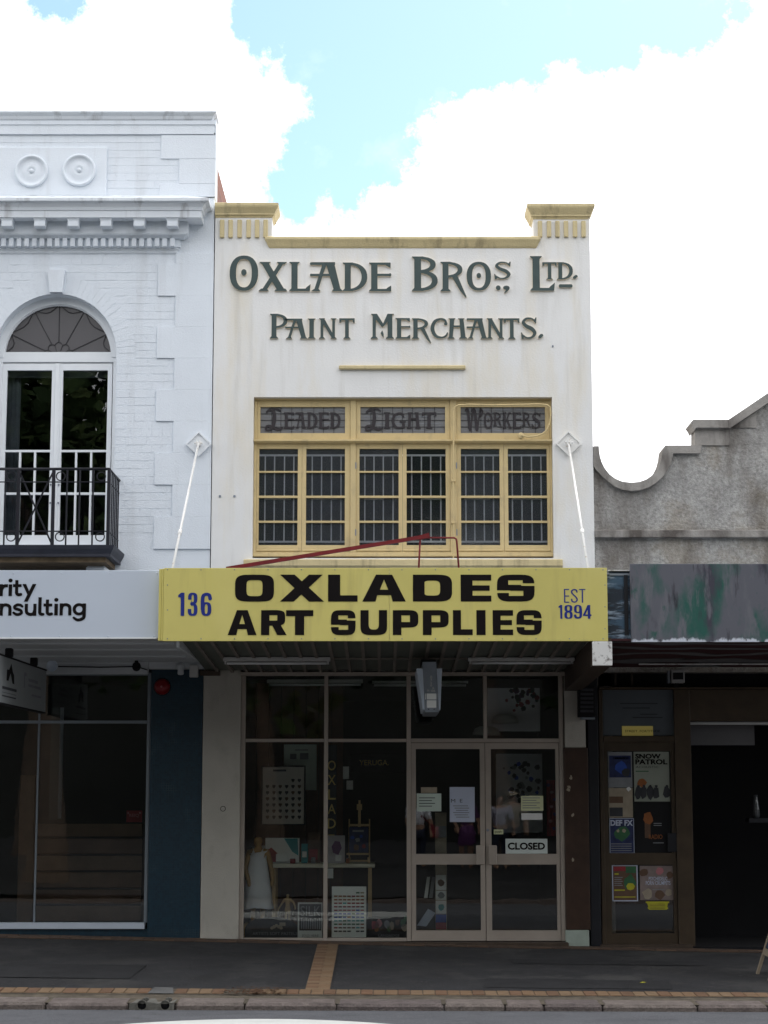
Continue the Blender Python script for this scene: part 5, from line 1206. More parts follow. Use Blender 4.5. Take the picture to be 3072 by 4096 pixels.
# table with books, easel, cards
TY = .75
tb = thing('display_table', 'pale display table carrying books and an easel in window', 'table', (X(1290, 3470, TY), TY, .02))
tz1, tz0 = Z(3455, TY - .25), Z(3471, TY - .25)
box('tabletop', X(1085, 3463, TY - .25), X(1499, 3463, TY - .25), TY - .25, TY + .25, tz0, tz1, mat('pale_table', (.68, .64, .52), .6, .08, 4), tb, .005)
for a in (1100, 1480):
    for yy in (TY - .2, TY + .2): xx = X(a, 3600, TY); box('leg', xx - .02, xx + .02, yy - .02, yy + .02, .02, tz0, BEECH, tb)
fbox('price_tag', 1309, 1333, 3474, 3513, TY - .26, TY - .255, tb, PAPER, .001)
def leanbook(a, b, t, bt, label, m, Y=.62, lean=.06, name='book'):
    o = thing(name, label, 'book', (X((a + b) / 2, bt, Y), Y, Z(bt, Y)))
    x0, x1 = X(a, bt, Y), X(b, bt, Y); z0 = tz1 + .001; z1 = Z(t, Y + lean)
    pydata('cover', [(x0, Y, z0), (x1, Y, z0), (x1, Y + lean, z1), (x0, Y + lean, z1), (x0, Y + .02, z0), (x1, Y + .02, z0), (x1, Y + lean + .02, z1), (x0, Y + lean + .02, z1)], [(0, 1, 2, 3), (7, 6, 5, 4), (0, 4, 5, 1), (1, 5, 6, 2), (2, 6, 7, 3), (3, 7, 4, 0)], m, o)
    def band(name_, u0, u1, v0, v1, mm, pts=None):
        P_ = lambda u_, v_: (x0 + (x1 - x0) * u_, Y + lean * v_ - .002, z0 + (z1 - z0) * v_)
        q = [P_(*k) for k in (pts or [(u0, v0), (u1, v0), (u1, v1), (u0, v1)])]; pydata(name_, q, [tuple(range(len(q)))], mm, o)
    return o, band
o, bd = leanbook(1060, 1196, 3352, 3445, 'red white and teal paper pad leaning on the display table', PAPER)
bd('print', 0, 0, 0, 0, CINK['red'], [(.04, .05), (.32, .05), (.36, .40), (.18, .62), (.08, .55)]); bd('print', 0, 0, 0, 0, CINK['teal'], [(.55, .98), (.95, .98), (.98, .30), (.80, .45)])
o, bd = leanbook(1232, 1280, 3330, 3450, 'dark stacked book pile with red spine by mullion', CINK['brown'], .7)
bd('print', .1, .8, .1, .45, CINK['red'])
o, bd = leanbook(1311, 1379, 3342, 3448, 'pale book with dark purple flower on display table', mat('mauve_paper', (.45, .42, .45), .7, .05, 5))
bd('print', 0, 0, 0, 0, CINK['purple'], [(.3, .38), (.62, .30), (.82, .55), (.7, .78), (.4, .8), (.22, .6)]); bd('print', .45, .8, .08, .3, PAPER)
cd1 = sheet_at('tent_card', 1104, 1150, 3416, 3446, .55, PAPER, 'small white tent card standing on the table', 'card', .02)
# table easel with small painting
ez = thing('table_easel', 'small beech table easel standing on the display table', 'easel', (X(1438, 3450, .7), .7, tz1))
for a in (1397, 1478): fbox('upright', a - 2.5, a + 2.5, 3276, 3452, .70, .72, ez, BEECH, .002)
fbox('mast', 1432, 1443, 3222, 3330, .72, .74, ez, BEECH, .002); fbox('mast_clamp', 1427, 1448, 3216, 3240, .70, .719, ez, BEECH, .002)
fbox('mast_tip', 1434, 1442, 3201, 3222, .72, .74, ez, BEECH, .002)
for t, bt in ((3296, 3305), (3412, 3420), (3440, 3447)): fbox('cross_bar', 1386 if t > 3400 else 1396, 1481, t, bt, .685, .699, ez, BEECH, .002)
fbox('foot', 1392, 1402, 3430, 3452, .60, .684, ez, BEECH, .002); fbox('foot', 1470, 1480, 3430, 3452, .60, .684, ez, BEECH, .002)
pt_ = thing('small_painting', 'small dark blue painting standing on the table easel', 'painting', (X(1434, 3412, .675), .675, Z(3412, .675)))
fbox('canvas', 1396, 1472, 3308, 3411, .672, .684, pt_, NAVY, .002)
patch(pt_, 'print_line', 1410, 1455, 3320, 3328, .672, CINK['grey'])
for px, py, r_, m_ in ((1410, 3350, 9, 'blue'), (1430, 3360, 10, 'grey'), (1425, 3390, 14, 'brown'), (1455, 3385, 10, 'red'), (1445, 3345, 8, 'blue')): blob(pt_, 'paint_patch', px, py, r_, .672, CINK[m_])
# more stock on the table and hung behind the doors
o, bd = leanbook(1205, 1230, 3375, 3450, 'narrow teal box standing between pad and book pile', CINK['teal'], .66, .02, 'paint_box'); bd('print', .15, .85, .3, .6, PAPER)
for k, (a, b, t, m_, lab_) in enumerate(((1160, 1182, 3436, 'red', 'red paint tin left of the mullion on the table'), (1244, 1262, 3432, 'grey', 'grey paint tin nearest the mullion on the table'), (1384, 1398, 3434, 'orange', 'orange paint tin at the foot of the easel'))):
    xm_ = X((a + b) / 2, 3450, .56); r_ = (X(b, 3450, .56) - X(a, 3450, .56)) / 2
    tn = thing('paint_tin', lab_, 'tin', (xm_, .56, tz1)); hh_ = Z(t, .56) - tz1
    lathe('can', [(r_, .001), (r_, hh_), (r_ * .9, hh_ + .002)], xm_, .56, tz1, 'z', CINK[m_], tn, 16); lathe('lid', [(r_ * .88, hh_ + .002), (r_ * .88, hh_ + .007), (.001, hh_ + .007)], xm_, .56, tz1, 'z', GREYMET, tn, 16)
hg = thing('hanging_cloth', 'red patterned cloth hanging at the right edge inside right door', 'cloth', (X(2205, 3350, .5), .5, Z(3350, .5)))
cv = [(X(2186 + 40 * k / 12, 3200, .5), .5 + .02 * sin(k * 1.3)) for k in range(13)]
pydata('cloth', [(x_, y_, z_) for z_ in (Z(3345, .5), Z(3120, .5)) for x_, y_ in cv], [(i, i + 1, i + 14, i + 13) for i in range(12)], CINK['red'], hg, True)
for k in range(7): blob(hg, 'flower_print', 2194 + (k * 13) % 28, 3140 + k * 29, 8, .475, CINK['pink' if k % 2 else 'purple'], 7)
# ---- wooden figures
def skin(name, joints, edges, m, par, sub=1):
    me = bpy.data.meshes.new(name); me.from_pydata([j[0] for j in joints], edges, []); o = bpy.data.objects.new(name, me); COL.objects.link(o)
    md = o.modifiers.new('s', 'SKIN'); me.skin_vertices[0].data[0].use_root = True
    for i, j in enumerate(joints):
        r = j[1] if isinstance(j[1], tuple) else (j[1], j[1]); me.skin_vertices[0].data[i].radius = r
    o.modifiers.new('d', 'SUBSURF').levels = sub; o.modifiers['d'].render_levels = sub
    dg = bpy.context.evaluated_depsgraph_get(); ne = bpy.data.meshes.new_from_object(o.evaluated_get(dg)); bpy.data.objects.remove(o)
    ne.polygons.foreach_set('use_smooth', [True] * len(ne.polygons)); return link(name, ne, m, par)
def figure(name, par, ox, oy, oz, H, m, larm=((-.13, 0, .66), (-.15, -.02, .50)), rarm=((.13, 0, .66), (.15, -.03, .50)), lean=0.0):
    """standing figure of height H (joints as shares of H)"""
    J = [((0, 0, .53), .075), ((0, 0, .62), .07), ((0, 0, .72), .085), ((0, 0, .81), .06), ((0, 0, .85), .028), ((0, -.01, .885), .045), ((0, -.012, .935), .062), ((0, -.005, .975), .042),
         ((-.10, 0, .80), .042), (larm[0], .032), (larm[1], .026), ((larm[1][0] + .01, larm[1][1] - .02, larm[1][2] - .07), .022),
         ((.10, 0, .80), .042), (rarm[0], .032), (rarm[1], .026), ((rarm[1][0] - .01, rarm[1][1] - .02, rarm[1][2] - .07), .022),
         ((-.05, 0, .49), .058), ((-.055, -.005, .28), .042), ((-.055, .01, .06), .028), ((-.055, -.05, .02), .022),
         ((.05, 0, .49), .058), ((.055, -.005, .28), .042), ((.055, .01, .06), .028), ((.055, -.05, .02), .022)]
    E_ = [(0, 1), (1, 2), (2, 3), (3, 4), (4, 5), (5, 6), (6, 7), (3, 8), (8, 9), (9, 10), (10, 11), (3, 12), (12, 13), (13, 14), (14, 15), (0, 16), (16, 17), (17, 18), (18, 19), (0, 20), (20, 21), (21, 22), (22, 23)]
    return skin(name, [((ox + (p[0] + lean * p[2]) * H, oy + p[1] * H, oz + p[2] * H), r * H) for p, r in J], E_, m, par)
MY = .50
mz0 = Z(3692, MY); mH = Z(3338, MY) - mz0
mq = thing('shop_mannequin', 'jointed wooden mannequin in a white sleeveless smock in window', 'mannequin', (X(1030, 3690, MY), MY, mz0))
mx = X(1032, 3500, MY)
figure('wooden_body', mq, mx, MY, mz0, mH, BEECHD, ((-.15, -.02, .62), (-.10, -.10, .48)), ((.15, .02, .64), (.17, 0, .48)))
v = []; f = []; prof = [(.13, .80, 0), (.115, .79, 0), (.105, .72, 0), (.125, .62, 0), (.15, .48, .005), (.175, .34, .01), (.19, .20, .012), (.195, .165, .012)]
n = 24
for i, (r_, h_, wv) in enumerate(prof):
    for k in range(n):
        a = 2 * pi * k / n; rr = r_ * (1 + wv * 4 * sin(a * 5 + i)) ; v.append((mx + rr * mH * cos(a) * .92, MY + rr * mH * sin(a) * .72, mz0 + (h_ + (.02 * cos(a) if i == 0 else 0) + (.012 * sin(a * 3) if i == 7 else 0)) * mH))
for i in range(len(prof) - 1):
    for k in range(n): f.append((i * n + k, i * n + (k + 1) % n, (i + 1) * n + (k + 1) % n, (i + 1) * n + k))
pydata('smock', v, f, CLOTH, mq, True)
for s in (-1, 1): tube('shoulder_strap', [(mx + s * .05 * mH, MY - .07 * mH, mz0 + .79 * mH), (mx + s * .055 * mH, MY, mz0 + .86 * mH), (mx + s * .05 * mH, MY + .07 * mH, mz0 + .79 * mH)], .02 * mH, CLOTH, mq, 8)
box('stand', mx - .14, mx + .14, MY - .12, MY + .12, .02, mz0 + .004, BEECH, mq, .004)
sm = thing('lay_figure', 'small pale wooden lay figure at bottom of left window', 'figure', (X(1150, 3690, .42), .42, Z(3690, .42)))
sH = Z(3578, .42) - Z(3700, .42) + .02
figure('wooden_body', sm, X(1151, 3640, .42), .42, Z(3702, .42), sH, BEECH, ((-.20, -.01, .66), (-.30, -.02, .50)), ((.19, -.01, .70), (.24, -.03, .56)))
box('stand', X(1151, 3700, .42) - .07, X(1151, 3700, .42) + .07, .36, .48, .02, Z(3700, .42), BEECH, sm, .004)
# posters standing inside the glass
p1_ = thing('poster_board', 'charcoal poster with white frame reading SOLD HERE beside mullion', 'poster', (X(1240, 3750, GY), GY, Z(3750, GY)))
fbox('board', 1191, 1289, 3610, 3750, GY + .02, GY + .028, p1_, PAPER, .001); Y_ = GY + .02
patch(p1_, 'dark_field', 1197, 1286, 3616, 3722, Y_, CINK['charcoal']); words(p1_, 'SILK', 1202, 1282, 3624, 3664, Y_ - .002, CINK['grey']); [patch(p1_, 'print_stroke', 1204 + 9 * k, 1209 + 9 * k, 3672 + 5 * (k % 2), 3716, Y_ - .002, CINK['grey']) for k in range(9)]; words(p1_, 'SOLD HERE!', 1207, 1276, 3738, 3747, Y_, CINK['charcoal'])
p2_ = thing('colour_chart', 'white paint colour chart with rows of coloured dashes in window', 'chart', (X(1396, 3748, GY), GY, Z(3748, GY)))
fbox('board', 1327, 1465, 3546, 3749, GY + .02, GY + .028, p2_, mat('chart_white', (.84, .86, .84), .7, .03, 4), .001)
rc = ['sand', 'orange', 'orange', 'red', 'red', 'pink', 'blue', 'blue', 'teal', 'green', 'brown', 'charcoal']
for r_ in range(12):
    for c_ in range(7):
        if r_ in (0,) and c_ < 5 or r_ == 11 and c_ == 4: continue
        px = 1336 + c_ * 17.6; py = 3568 + r_ * 14
        k_ = rc[r_] if (r_ + c_) % 5 else random.Random(r_ * 9 + c_).choice(rc)
        patch(p2_, 'swatch', px, px + 14.5, py, py + 6, Y_, CINK[k_])
p3_ = thing('poster_board', 'black rounded board reading ARTISTS SOFT PASTELS at window foot', 'poster', (X(1090, 3750, GY), GY, Z(3750, GY)))
pts = [(X(978, 3750, GY), Z(3751, GY)), (X(1190, 3750, GY), Z(3751, GY))] + [(X(1086 + 108 * cos(pi * k / 16), 3720, GY), Z(3720 - 52 * sin(pi * k / 16), GY)) for k in range(17)]
prism('board', [pts], GY + .03, GY + .036, CINK['charcoal'], p3_); Y3 = GY + .03
words(p3_, 'ARTISTS SOFT PASTELS', 1010, 1189, 3728, 3740, Y3, CINK['grey']); patch(p3_, 'small_label', 1118, 1142, 3690, 3704, Y3, CINK['sand'])
for k in range(5): blob(p3_, 'gilt_leaf', 1088 + k * 9, 3712 - 5 * (2 - abs(k - 2)), 8, Y3, CINK['sand'], 6)
p4_ = thing('poster_board', 'black poster with painted flowers standing beside the door', 'poster', (X(1548, 3750, GY), GY, Z(3750, GY)))
fbox('board', 1470, 1627, 3668, 3751, GY + .02, GY + .026, p4_, BLACK, .001)
for px, py, r_, m_ in ((1500, 3700, 16, 'red'), (1516, 3694, 14, 'pink'), (1506, 3712, 12, 'orange'), (1548, 3698, 13, 'grey'), (1566, 3704, 14, 'sand'), (1556, 3715, 9, 'green'), (1590, 3690, 11, 'brown'), (1612, 3690, 13, 'green'), (1618, 3710, 13, 'sand'), (1622, 3676, 10, 'green')): blob(p4_, 'flower_print', px, py, r_, Y_, CINK[m_], 8, asp=1.3)
words(p4_, 'LANGRIDGE', 1514, 1598, 3737, 3747, Y_, CINK['grey'], .01)
# notices on the doors
DY = SFY + .020
nt1 = sheet_at('door_notice', 1667, 1765, 3174, 3245, DY, PAPERG, 'pale green notice taped on left door', 'notice')
for k in range(4): patch(nt1, 'text_line', 1676, 1740 - 12 * (k % 2), 3190 + k * 11, 3193 + k * 11, DY, CINK['charcoal'])
o = sheet_at('door_notice', 1684, 1748, 3149, 3172, DY, CINK['sand'], 'small brown tag above the pale green door notice', 'notice')
nt2 = sheet_at('door_notice', 1799, 1899, 3148, 3288, DY, PAPERB, 'pale blue sheet hanging on left door', 'notice')
words(nt2, 'M  E', 1804, 1850, 3196, 3210, DY, CINK['charcoal'])
for k in range(6): patch(nt2, 'text_line', 1812 + 6 * (k % 3), 1872 + 5 * (k % 2), 3222 + k * 9, 3225 + k * 9, DY, CINK['grey'])
nt3 = sheet_at('door_notice', 2084, 2173, 3183, 3243, DY, PAPERY, 'pale yellow notice taped on right door', 'notice')
for k in range(5): patch(nt3, 'text_line', 2090, 2160 - 14 * (k % 2), 3190 + k * 10, 3193 + k * 10, DY, CINK['grey'])
sheet_at('door_notice', 2086, 2169, 3253, 3279, DY, PAPER, 'white slip under the yellow door notice', 'notice')
pu = sheet_at('push_label', 1975, 2013, 3318, 3337, DY, PAPERY, 'small cream label beside right door stile', 'label'); words(pu, 'push', 1981, 2006, 3321, 3334, DY, INK)
cl_ = thing('closed_sign', 'white sign reading CLOSED in the right door', 'sign', (X(2106, 3415, DY), DY, Z(3415, DY)))
fbox('board', 2022, 2190, 3355, 3415, DY, DY + .005, cl_, mat('closed_board', (.62, .68, .66), .6, .03, 4), .002)
words(cl_, 'CLOSED', 2031, 2180, 3370, 3399, DY, INK, .035)
# card rack in the left door
rk = thing('card_rack', 'tall narrow rack of picture cards behind the left door', 'rack', (X(1764, 3720, .35), .35, .02))
fbox('back_strip', 1741, 1787, 3250, 3720, .36, .37, rk, CINK['sand'], .002)
for i, (a, b, mm) in enumerate(((3255, 3300, 'sand'), (3304, 3350, 'grey'), (3354, 3410, 'sand'), (3500, 3560, 'sand'), (3563, 3600, 'grey'), (3603, 3655, 'teal'), (3658, 3690, 'blue'), (3690, 3718, 'red'))):
    c_ = fbox('picture_card', 1743, 1785, a, b, .345, .352, rk, PAPER if i in (3, 4, 5) else CINK[mm], .001)
    blob(rk, 'card_print', 1764, (a + b) / 2, 15, .345, CINK['brown' if i == 3 else mm], 8)
lf = thing('leaflet', 'white leaflet lying tilted behind lower left door glass', 'leaflet', (X(1700, 3700, .4), .4, .02))
pydata('sheet', [(X(1668, 3700, .35), .35, Z(3702, .35)), (X(1705, 3706, .35), .35, Z(3706, .35)), (X(1742, 3650, .5), .5, Z(3652, .5)), (X(1712, 3640, .5), .5, Z(3635, .5))], [(0, 1, 2, 3)], PAPERB, lf)
for px, lab in ((1706, 'left of two tilted paper strips behind the left door'), (1726, 'right of two tilted paper strips behind the left door')):
    o = pydata('paper_strip', [(X(px - 10, 3590, .4), .4, Z(3592, .4)), (X(px + 4, 3590, .4), .4, Z(3592, .4)), (X(px + 14, 3510, .45), .45, Z(3508, .45)), (X(px + 2, 3510, .45), .45, Z(3508, .45))], [(0, 1, 2, 3)], CINK['grey'] if px > 1710 else PAPER); tag(o, lab, 'paper')
# wall art and pendant domes deeper in
wa = thing('wall_art', 'pale sheet with cut-out dark petals high behind right transom', 'picture', (X(2050, 2925, 1.0), 1.0, Z(2925, 1.0)))
fbox('sheet', 1950, 2160, 2752, 2925, 1.0, 1.01, wa, mat('art_paper', (.74, .74, .78), .8, .05, 4), .001)
q = random.Random(11)
for k in range(60):
    a = q.uniform(-2.6, .5); r_ = q.uniform(10, 80); px, py = 2070 + r_ * 1.1 * cos(a), 2775 - r_ * .9 * sin(a) * (1 if q.random() < .3 else -1)
    if not (1960 < px < 2150 and 2758 < py < 2900): continue
    blob(wa, 'petal_print', px, py, q.uniform(7, 16), 1.0, CINK[q.choice(['charcoal', 'purple', 'red', 'charcoal'])], 6)
wb = thing('wall_art', 'large pale sheet with blue cut-out birds behind right door', 'picture', (X(2080, 3240, 1.1), 1.1, Z(3240, 1.1)))
fbox('sheet', 1985, 2170, 3015, 3330, 1.1, 1.11, wb, mat('art_paper_b', (.48, .50, .54), .8, .05, 4), .001)
for k in range(40):
    px, py = 2010 + q.random() * 150, 3050 + q.random() * 150; blob(wb, 'petal_print', px, py, q.uniform(6, 15), 1.1, CINK[q.choice(['charcoal', 'blue', 'grey', 'charcoal'])], 6)
for px, py, w_, h_, Y, lab in ((1945, 2940, 54, 34, .6, 'small white dome lamp standing over the door transom'), (2020, 2893, 55, 36, .8, 'larger white dome lamp in front of the petal sheet')):
    s = w_ / 357; lathe_o = lathe('dome_lamp', [(s, 0), (s * .98, h_ / 357 * .3), (s * .85, h_ / 357 * .75), (s * .5, h_ / 357), (.002, h_ / 357 * 1.02)], X(px, py, Y), Y, Z(py, Y), 'z', FLUO, None, 24); tag(lathe_o, lab, 'lamp')
# ------------------------------------------------------------------ grey roughcast building on the right
rb = thing('roughcast_building', 'grey roughcast building with scooped parapet and gable coping', 'building', (4.3, 0, 0))
rp = lambda a, b, Y=.05: (X(2250 + a * .4973, 1500 + b * .4973, Y), Z(1500 + b * .4973, Y))
outer = [(245, 573), (292, 573), (294, 610), (301, 655), (316, 705), (340, 752), (378, 800), (425, 835), (480, 858), (555, 867), (620, 860), (675, 840), (722, 806), (760, 760), (785, 710), (800, 655), (806, 600), (812, 585), (826, 567), (1120, 567)]
inner = [(1108, 630), (890, 630), (884, 660), (868, 715), (840, 775), (800, 825), (745, 872), (690, 905), (625, 926), (555, 933), (480, 922), (420, 896), (360, 852), (310, 806), (272, 765), (247, 735)]
APX = 2300; ay = 145 - (APX - 1653) * .676
wall_top = [(246, 640), (275, 690), (300, 735), (350, 800), (420, 862), (555, 900), (690, 870), (770, 800), (830, 700), (850, 600), (1066, 600), (1066, 470), (1080, 395), (1335, 395), (APX, ay + 40), (APX + 965, 395)]
xr = 6.4
wl_ = [rp(*p) for p in wall_top]; wl_[0] = (MR + .004, wl_[0][1])
prism('wall', [[(MR + .004, 2.9), (xr, 2.9), (xr, wl_[-1][1])] + wl_[::-1]], .05, .30, ROUGH, rb)
cp = [rp(*p, -.0) for p in outer + inner]; cp[0] = (MR + .006, cp[0][1]); cp[-1] = (MR + .006, cp[-1][1])
prism('scooped_coping', [cp], -.01, .33, CEMENT, rb)
inn2 = [(o[0] + (i[0] - o[0]) * .55, o[1] + (i[1] - o[1]) * .55) for o, i in zip([outer[0]] + outer[2:17], inner[::-1])]
prism('pier_face', [[rp(1066, 565, .03), rp(1345, 565, .03), rp(1345, 425, .03), rp(1066, 425, .03)]], .03, .31, CEMENT, rb)
prism('pier_cap', [[rp(*p, -.02) for p in ((1030, 392), (1036, 376), (1050, 360), (1332, 360), (1332, 424), (1074, 424), (1062, 446), (1046, 412))]], -.03, .34, CEMENT, rb)
prism('raking_coping', [[rp(*p, -.02) for p in ((1334, 360), (APX, ay), (APX + 960, 360), (APX + 950, 428), (APX, ay + 84), (1346, 428), (1334, 424))]], -.028, .34, CEMENT, rb)
prism('gable_plate', [[rp(*p, .03) for p in ((1350, 424), (1560, 424), (1560, 296))]], .034, .2, CEMENT, rb)
box('string_band', MR + .004, xr, -.02, .10, Z(2150, -.02), Z(2119, -.02), CEMENT, rb, .008)
boxes('building_body', [(MR + .01, MR + .2, .31, 6, -.1, 4.6), (xr - .2, xr, .31, 6, -.1, 4.6), (MR + .2, xr - .2, 5.8, 6, -.1, 4.6), (MR + .2, xr - .2, .31, 5.8, 4.5, 4.6)], CEMENT, rb)['kind'] = 'stuff'
# ground floor front
RY0 = .06
def rbx(name, a, b, t, bt, y0=RY0, y1=RY0 + .1, m=BROWNF, par=None, bev=.004, pm=None):
    pm = pm or (t + bt) / 2; return box(name, X(a, pm, y0), X(b, pm, y0), y0, y1, Z(bt, y0), Z(t, y0), m, par if par is not None else rb, bev)
box('black_pier', X(2358, 3350) + .003, X(2400, 3350), .02, .3, gz(2.3, 0) - .05, 2.93, BLACKP, rb, .004)
rbx('lintel', 2400, 3900, 2668, 2746, RY0 + .25, RY0 + .35, BLACK, pm=3200)
for px in (2462, 2528): rbx('pipe_riser', px - 4, px + 4, 2655, 2742, RY0 + .1, RY0 + .12, DARKWOOD)
rbx('header_board', 2402, 3900, 2748, 2758, RY0 - .01, RY0 + .2, BROWNF, pm=3200)
rbx('header_board', 2722, 3900, 2759, 2884, RY0 + .02, RY0 + .2, BROWNF, pm=3200)
dp = [rbx('door_post', a, b, 2759, 3785, RY0, RY0 + .14, pm=3300) for a, b in ((2402, 2418), (2706, 2771))]
tr = rbx('transom_rail', 2419, 2705, 2944, 2968, RY0 + .004, RY0 + .12, pm=3300)
tp = rbx('transom_panel', 2419, 2705, 2760, 2943, RY0 + .05, RY0 + .06, mat('dim_blue_panel', (.085, .10, .115), .5, .1, 3), tr, .002, 3300)
for px0, px1, py in ((2480, 2630, 2812), (2490, 2600, 2830), (2560, 2630, 2855), (2530, 2650, 2868)): rbx('faint_line', px0, px1, py, py + 4, RY0 + .0475, RY0 + .049, CINK['charcoal'], tp, 0)
lamp_glow = rbx('lamp_glow_patch', 2488, 2612, 2904, 2943, RY0 + .046, RY0 + .049, emit('lamp_glow_yellow', (.55, .45, .12), .05), tp, 0)  # glowing yellow panel added to imitate a lamp's glow in the glass
text('lettering', 'STREET. FORTITUDE', X(2500, 2924, RY0 + .043), X(2640, 2924, RY0 + .043), Z(2929, RY0 + .04), Z(2920, RY0 + .04), RY0 + .043, INK, tp)
# poster door
xx = lambda p: X(p, 3370, RY0 + .02); zz = lambda p: Z(p, RY0 + .02)
rd = prism('door', [rect(xx(2419.5), xx(2704.5), zz(3775), zz(2969)), rect(xx(2434), xx(2690), zz(3412), zz(3004)), rect(xx(2443), xx(2690), zz(3733), zz(3459))], RY0 + .02, RY0 + .075, BROWNF, rb)
for t, b, a in ((3000, 3416, 2430), (3456, 3737, 2439)): box('pane', xx(a), xx(2694), RY0 + .05, RY0 + .056, zz(b), zz(t), GLASS, rd)
box('threshold', X(2402, 3785), X(2771, 3785), -.02, .2, gz(2.8, 0) - .06, Z(3776, RY0), DARKWOOD, rb, .004)
rbx('letter_plate', 2672, 2712, 3332, 3408, RY0 + .008, RY0 + .02, BLACKP, rd)
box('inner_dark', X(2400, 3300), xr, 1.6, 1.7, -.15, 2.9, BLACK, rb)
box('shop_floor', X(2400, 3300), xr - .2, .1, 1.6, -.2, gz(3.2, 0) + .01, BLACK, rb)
PY = RY0 + .040
def poster(a, b, t, bt, m, label): 
    o = thing('poster', label, 'poster', (X((a + b) / 2, bt, PY), PY, Z(bt, PY))); fbox('sheet', a, b, t, bt, PY, PY + .003, o, m, 0, pm=3370 if True else None); return o
def pw(o, s, a, b, t, bt, m, bold=0.0): return text('lettering', s, X(a, 3370, PY), X(b, 3370, PY), Z(bt, PY), Z(t, PY), PY - .003, m, o, bold)
def pp(o, a, b, t, bt, m, name='print_block'): return box(name, X(a, 3370, PY), X(b, 3370, PY), PY - .0015, PY + .001, Z(bt, PY), Z(t, PY), m, o)
o = poster(2437, 2534, 3008, 3150, CINK['grey'], 'mottled blue-grey poster at top left of brown door'); pp(o, 2442, 2529, 3022, 3110, NAVY); pp(o, 2462, 2520, 3029, 3036, CINK['grey']); blob(o, 'figure_print', 2483, 3070, 26, PY - .002, CINK['blue'], 9); blob(o, 'figure_print', 2505, 3090, 18, PY - .003, CINK['charcoal'], 9)
o = poster(2437, 2534, 3152, 3270, CINK['sand'], 'brown collage poster in the left column of brown door, middle'); pp(o, 2440, 2495, 3186, 3212, CINK['brown']); pp(o, 2440, 2493, 3230, 3266, CINK['charcoal']); blob(o, 'figure_print', 2515, 3156, 9, PY - .002, PAPER, 12)
o = poster(2541, 2683, 3007, 3206, mat('snow_poster', (.28, .305, .26), .8, .1, 5), 'pale green poster with bold black heading and row of dark figures')
pw(o, 'SNOW', 2547, 2650, 3015, 3035, INK, .04); pw(o, 'PATROL', 2547, 2676, 3037, 3058, INK, .04); pw(o, 'ACOUSTIC', 2548, 2640, 3064, 3072, CINK['charcoal']); pp(o, 2548, 2600, 3083, 3087, CINK['green'])
for k, px in enumerate((2553, 2574, 2600, 2624, 2667)): blob(o, 'figure_print', px, 3170, 15, PY - .002, CINK['charcoal'], 9, asp=1.9); blob(o, 'figure_print', px + 1, 3145, 6, PY - .002, CINK['charcoal'], 8)
blob(o, 'figure_print', 2566, 3130, 20, PY - .0005, CINK['orange'], 9)
o = poster(2439, 2537, 3273, 3413, NAVY, 'navy poster with white border and green face'); 
for a, b, t, bt in ((2439, 2441, 3273, 3413), (2535, 2537, 3273, 3413), (2441.5, 2534.5, 3273, 3275), (2441.5, 2534.5, 3411, 3413)): pp(o, a, b, t, bt, PAPERB, 'border')
pw(o, 'DEF FX', 2443, 2533, 3280, 3303, PAPERB, .04); blob(o, 'face_print', 2487, 3335, 32, PY - .002, CINK['green'], 12)
for px, py, r_ in ((2472, 3324, 7), (2496, 3323, 8)): blob(o, 'eye_print', px, py, r_, PY - .004, CINK['sand'], 10)
for k in range(4): pp(o, 2444, 2526, 3374 + k * 9, 3377 + k * 9, CINK['grey'], 'text_line')
o = poster(2543, 2685, 3210, 3412, BLACK, 'black poster with orange raised fist')
blob(o, 'fist_print', 2592, 3272, 22, PY - .002, CINK['orange'], 11, asp=1.2); pp(o, 2580, 2603, 3290, 3352, CINK['brown']); pw(o, 'RADIO', 2596, 2650, 3338, 3356, CINK['orange'], .01); pp(o, 2616, 2648, 3292, 3295, CINK['grey'], 'text_line'); pp(o, 2616, 2648, 3300, 3303, CINK['grey'], 'text_line'); pp(o, 2612, 2655, 3370, 3373, CINK['grey'], 'text_line')
o = poster(2446, 2548, 3461, 3605, CINK['brown'], 'red and green poster in pale frame low on door')
for a, b, t, bt in ((2446, 2450, 3461, 3605), (2544, 2548, 3461, 3605), (2450.5, 2543.5, 3461, 3464.5), (2450.5, 2543.5, 3601, 3605)): pp(o, a, b, t, bt, PAPERB, 'border')
pp(o, 2452, 2500, 3466, 3484, CINK['red']); pp(o, 2501, 2542, 3466, 3492, CINK['green']); blob(o, 'figure_print', 2518, 3530, 26, PY - .002, CINK['green'], 10, asp=1.3); blob(o, 'figure_print', 2522, 3545, 16, PY - .003, CINK['yellow'], 8); pp(o, 2456, 2472, 3493, 3499, CINK['yellow'])
for k in range(5): pp(o, 2455, 2488 - 5 * (k % 2), 3508 + k * 8, 3511 + k * 8, CINK['grey'], 'text_line')
pp(o, 2454, 2496, 3558, 3563, CINK['yellow'], 'text_line'); pp(o, 2454, 2538, 3586, 3590, CINK['yellow'], 'text_line')
o = poster(2557, 2697, 3463, 3600, mat('crumpet_poster', (.22, .175, .165), .8, .3, 6), 'mottled pink-brown poster with white lettering low on brown door')
pw(o, 'PSYCHEDELIC', 2592, 2666, 3507, 3522, PAPERB, .01); pw(o, 'PORN CRUMPETS', 2580, 2678, 3524, 3540, PAPERB, .01); pp(o, 2606, 2656, 3557, 3560, CINK['grey'], 'text_line')
for px, py, r_, m_ in ((2575, 3490, 18, 'brown'), (2640, 3485, 16, 'pink'), (2680, 3500, 16, 'brown'), (2590, 3575, 22, 'sand'), (2640, 3580, 20, 'brown'), (2675, 3570, 14, 'sand')): blob(o, 'figure_print', px, py, r_, PY - .001, CINK[m_], 9)
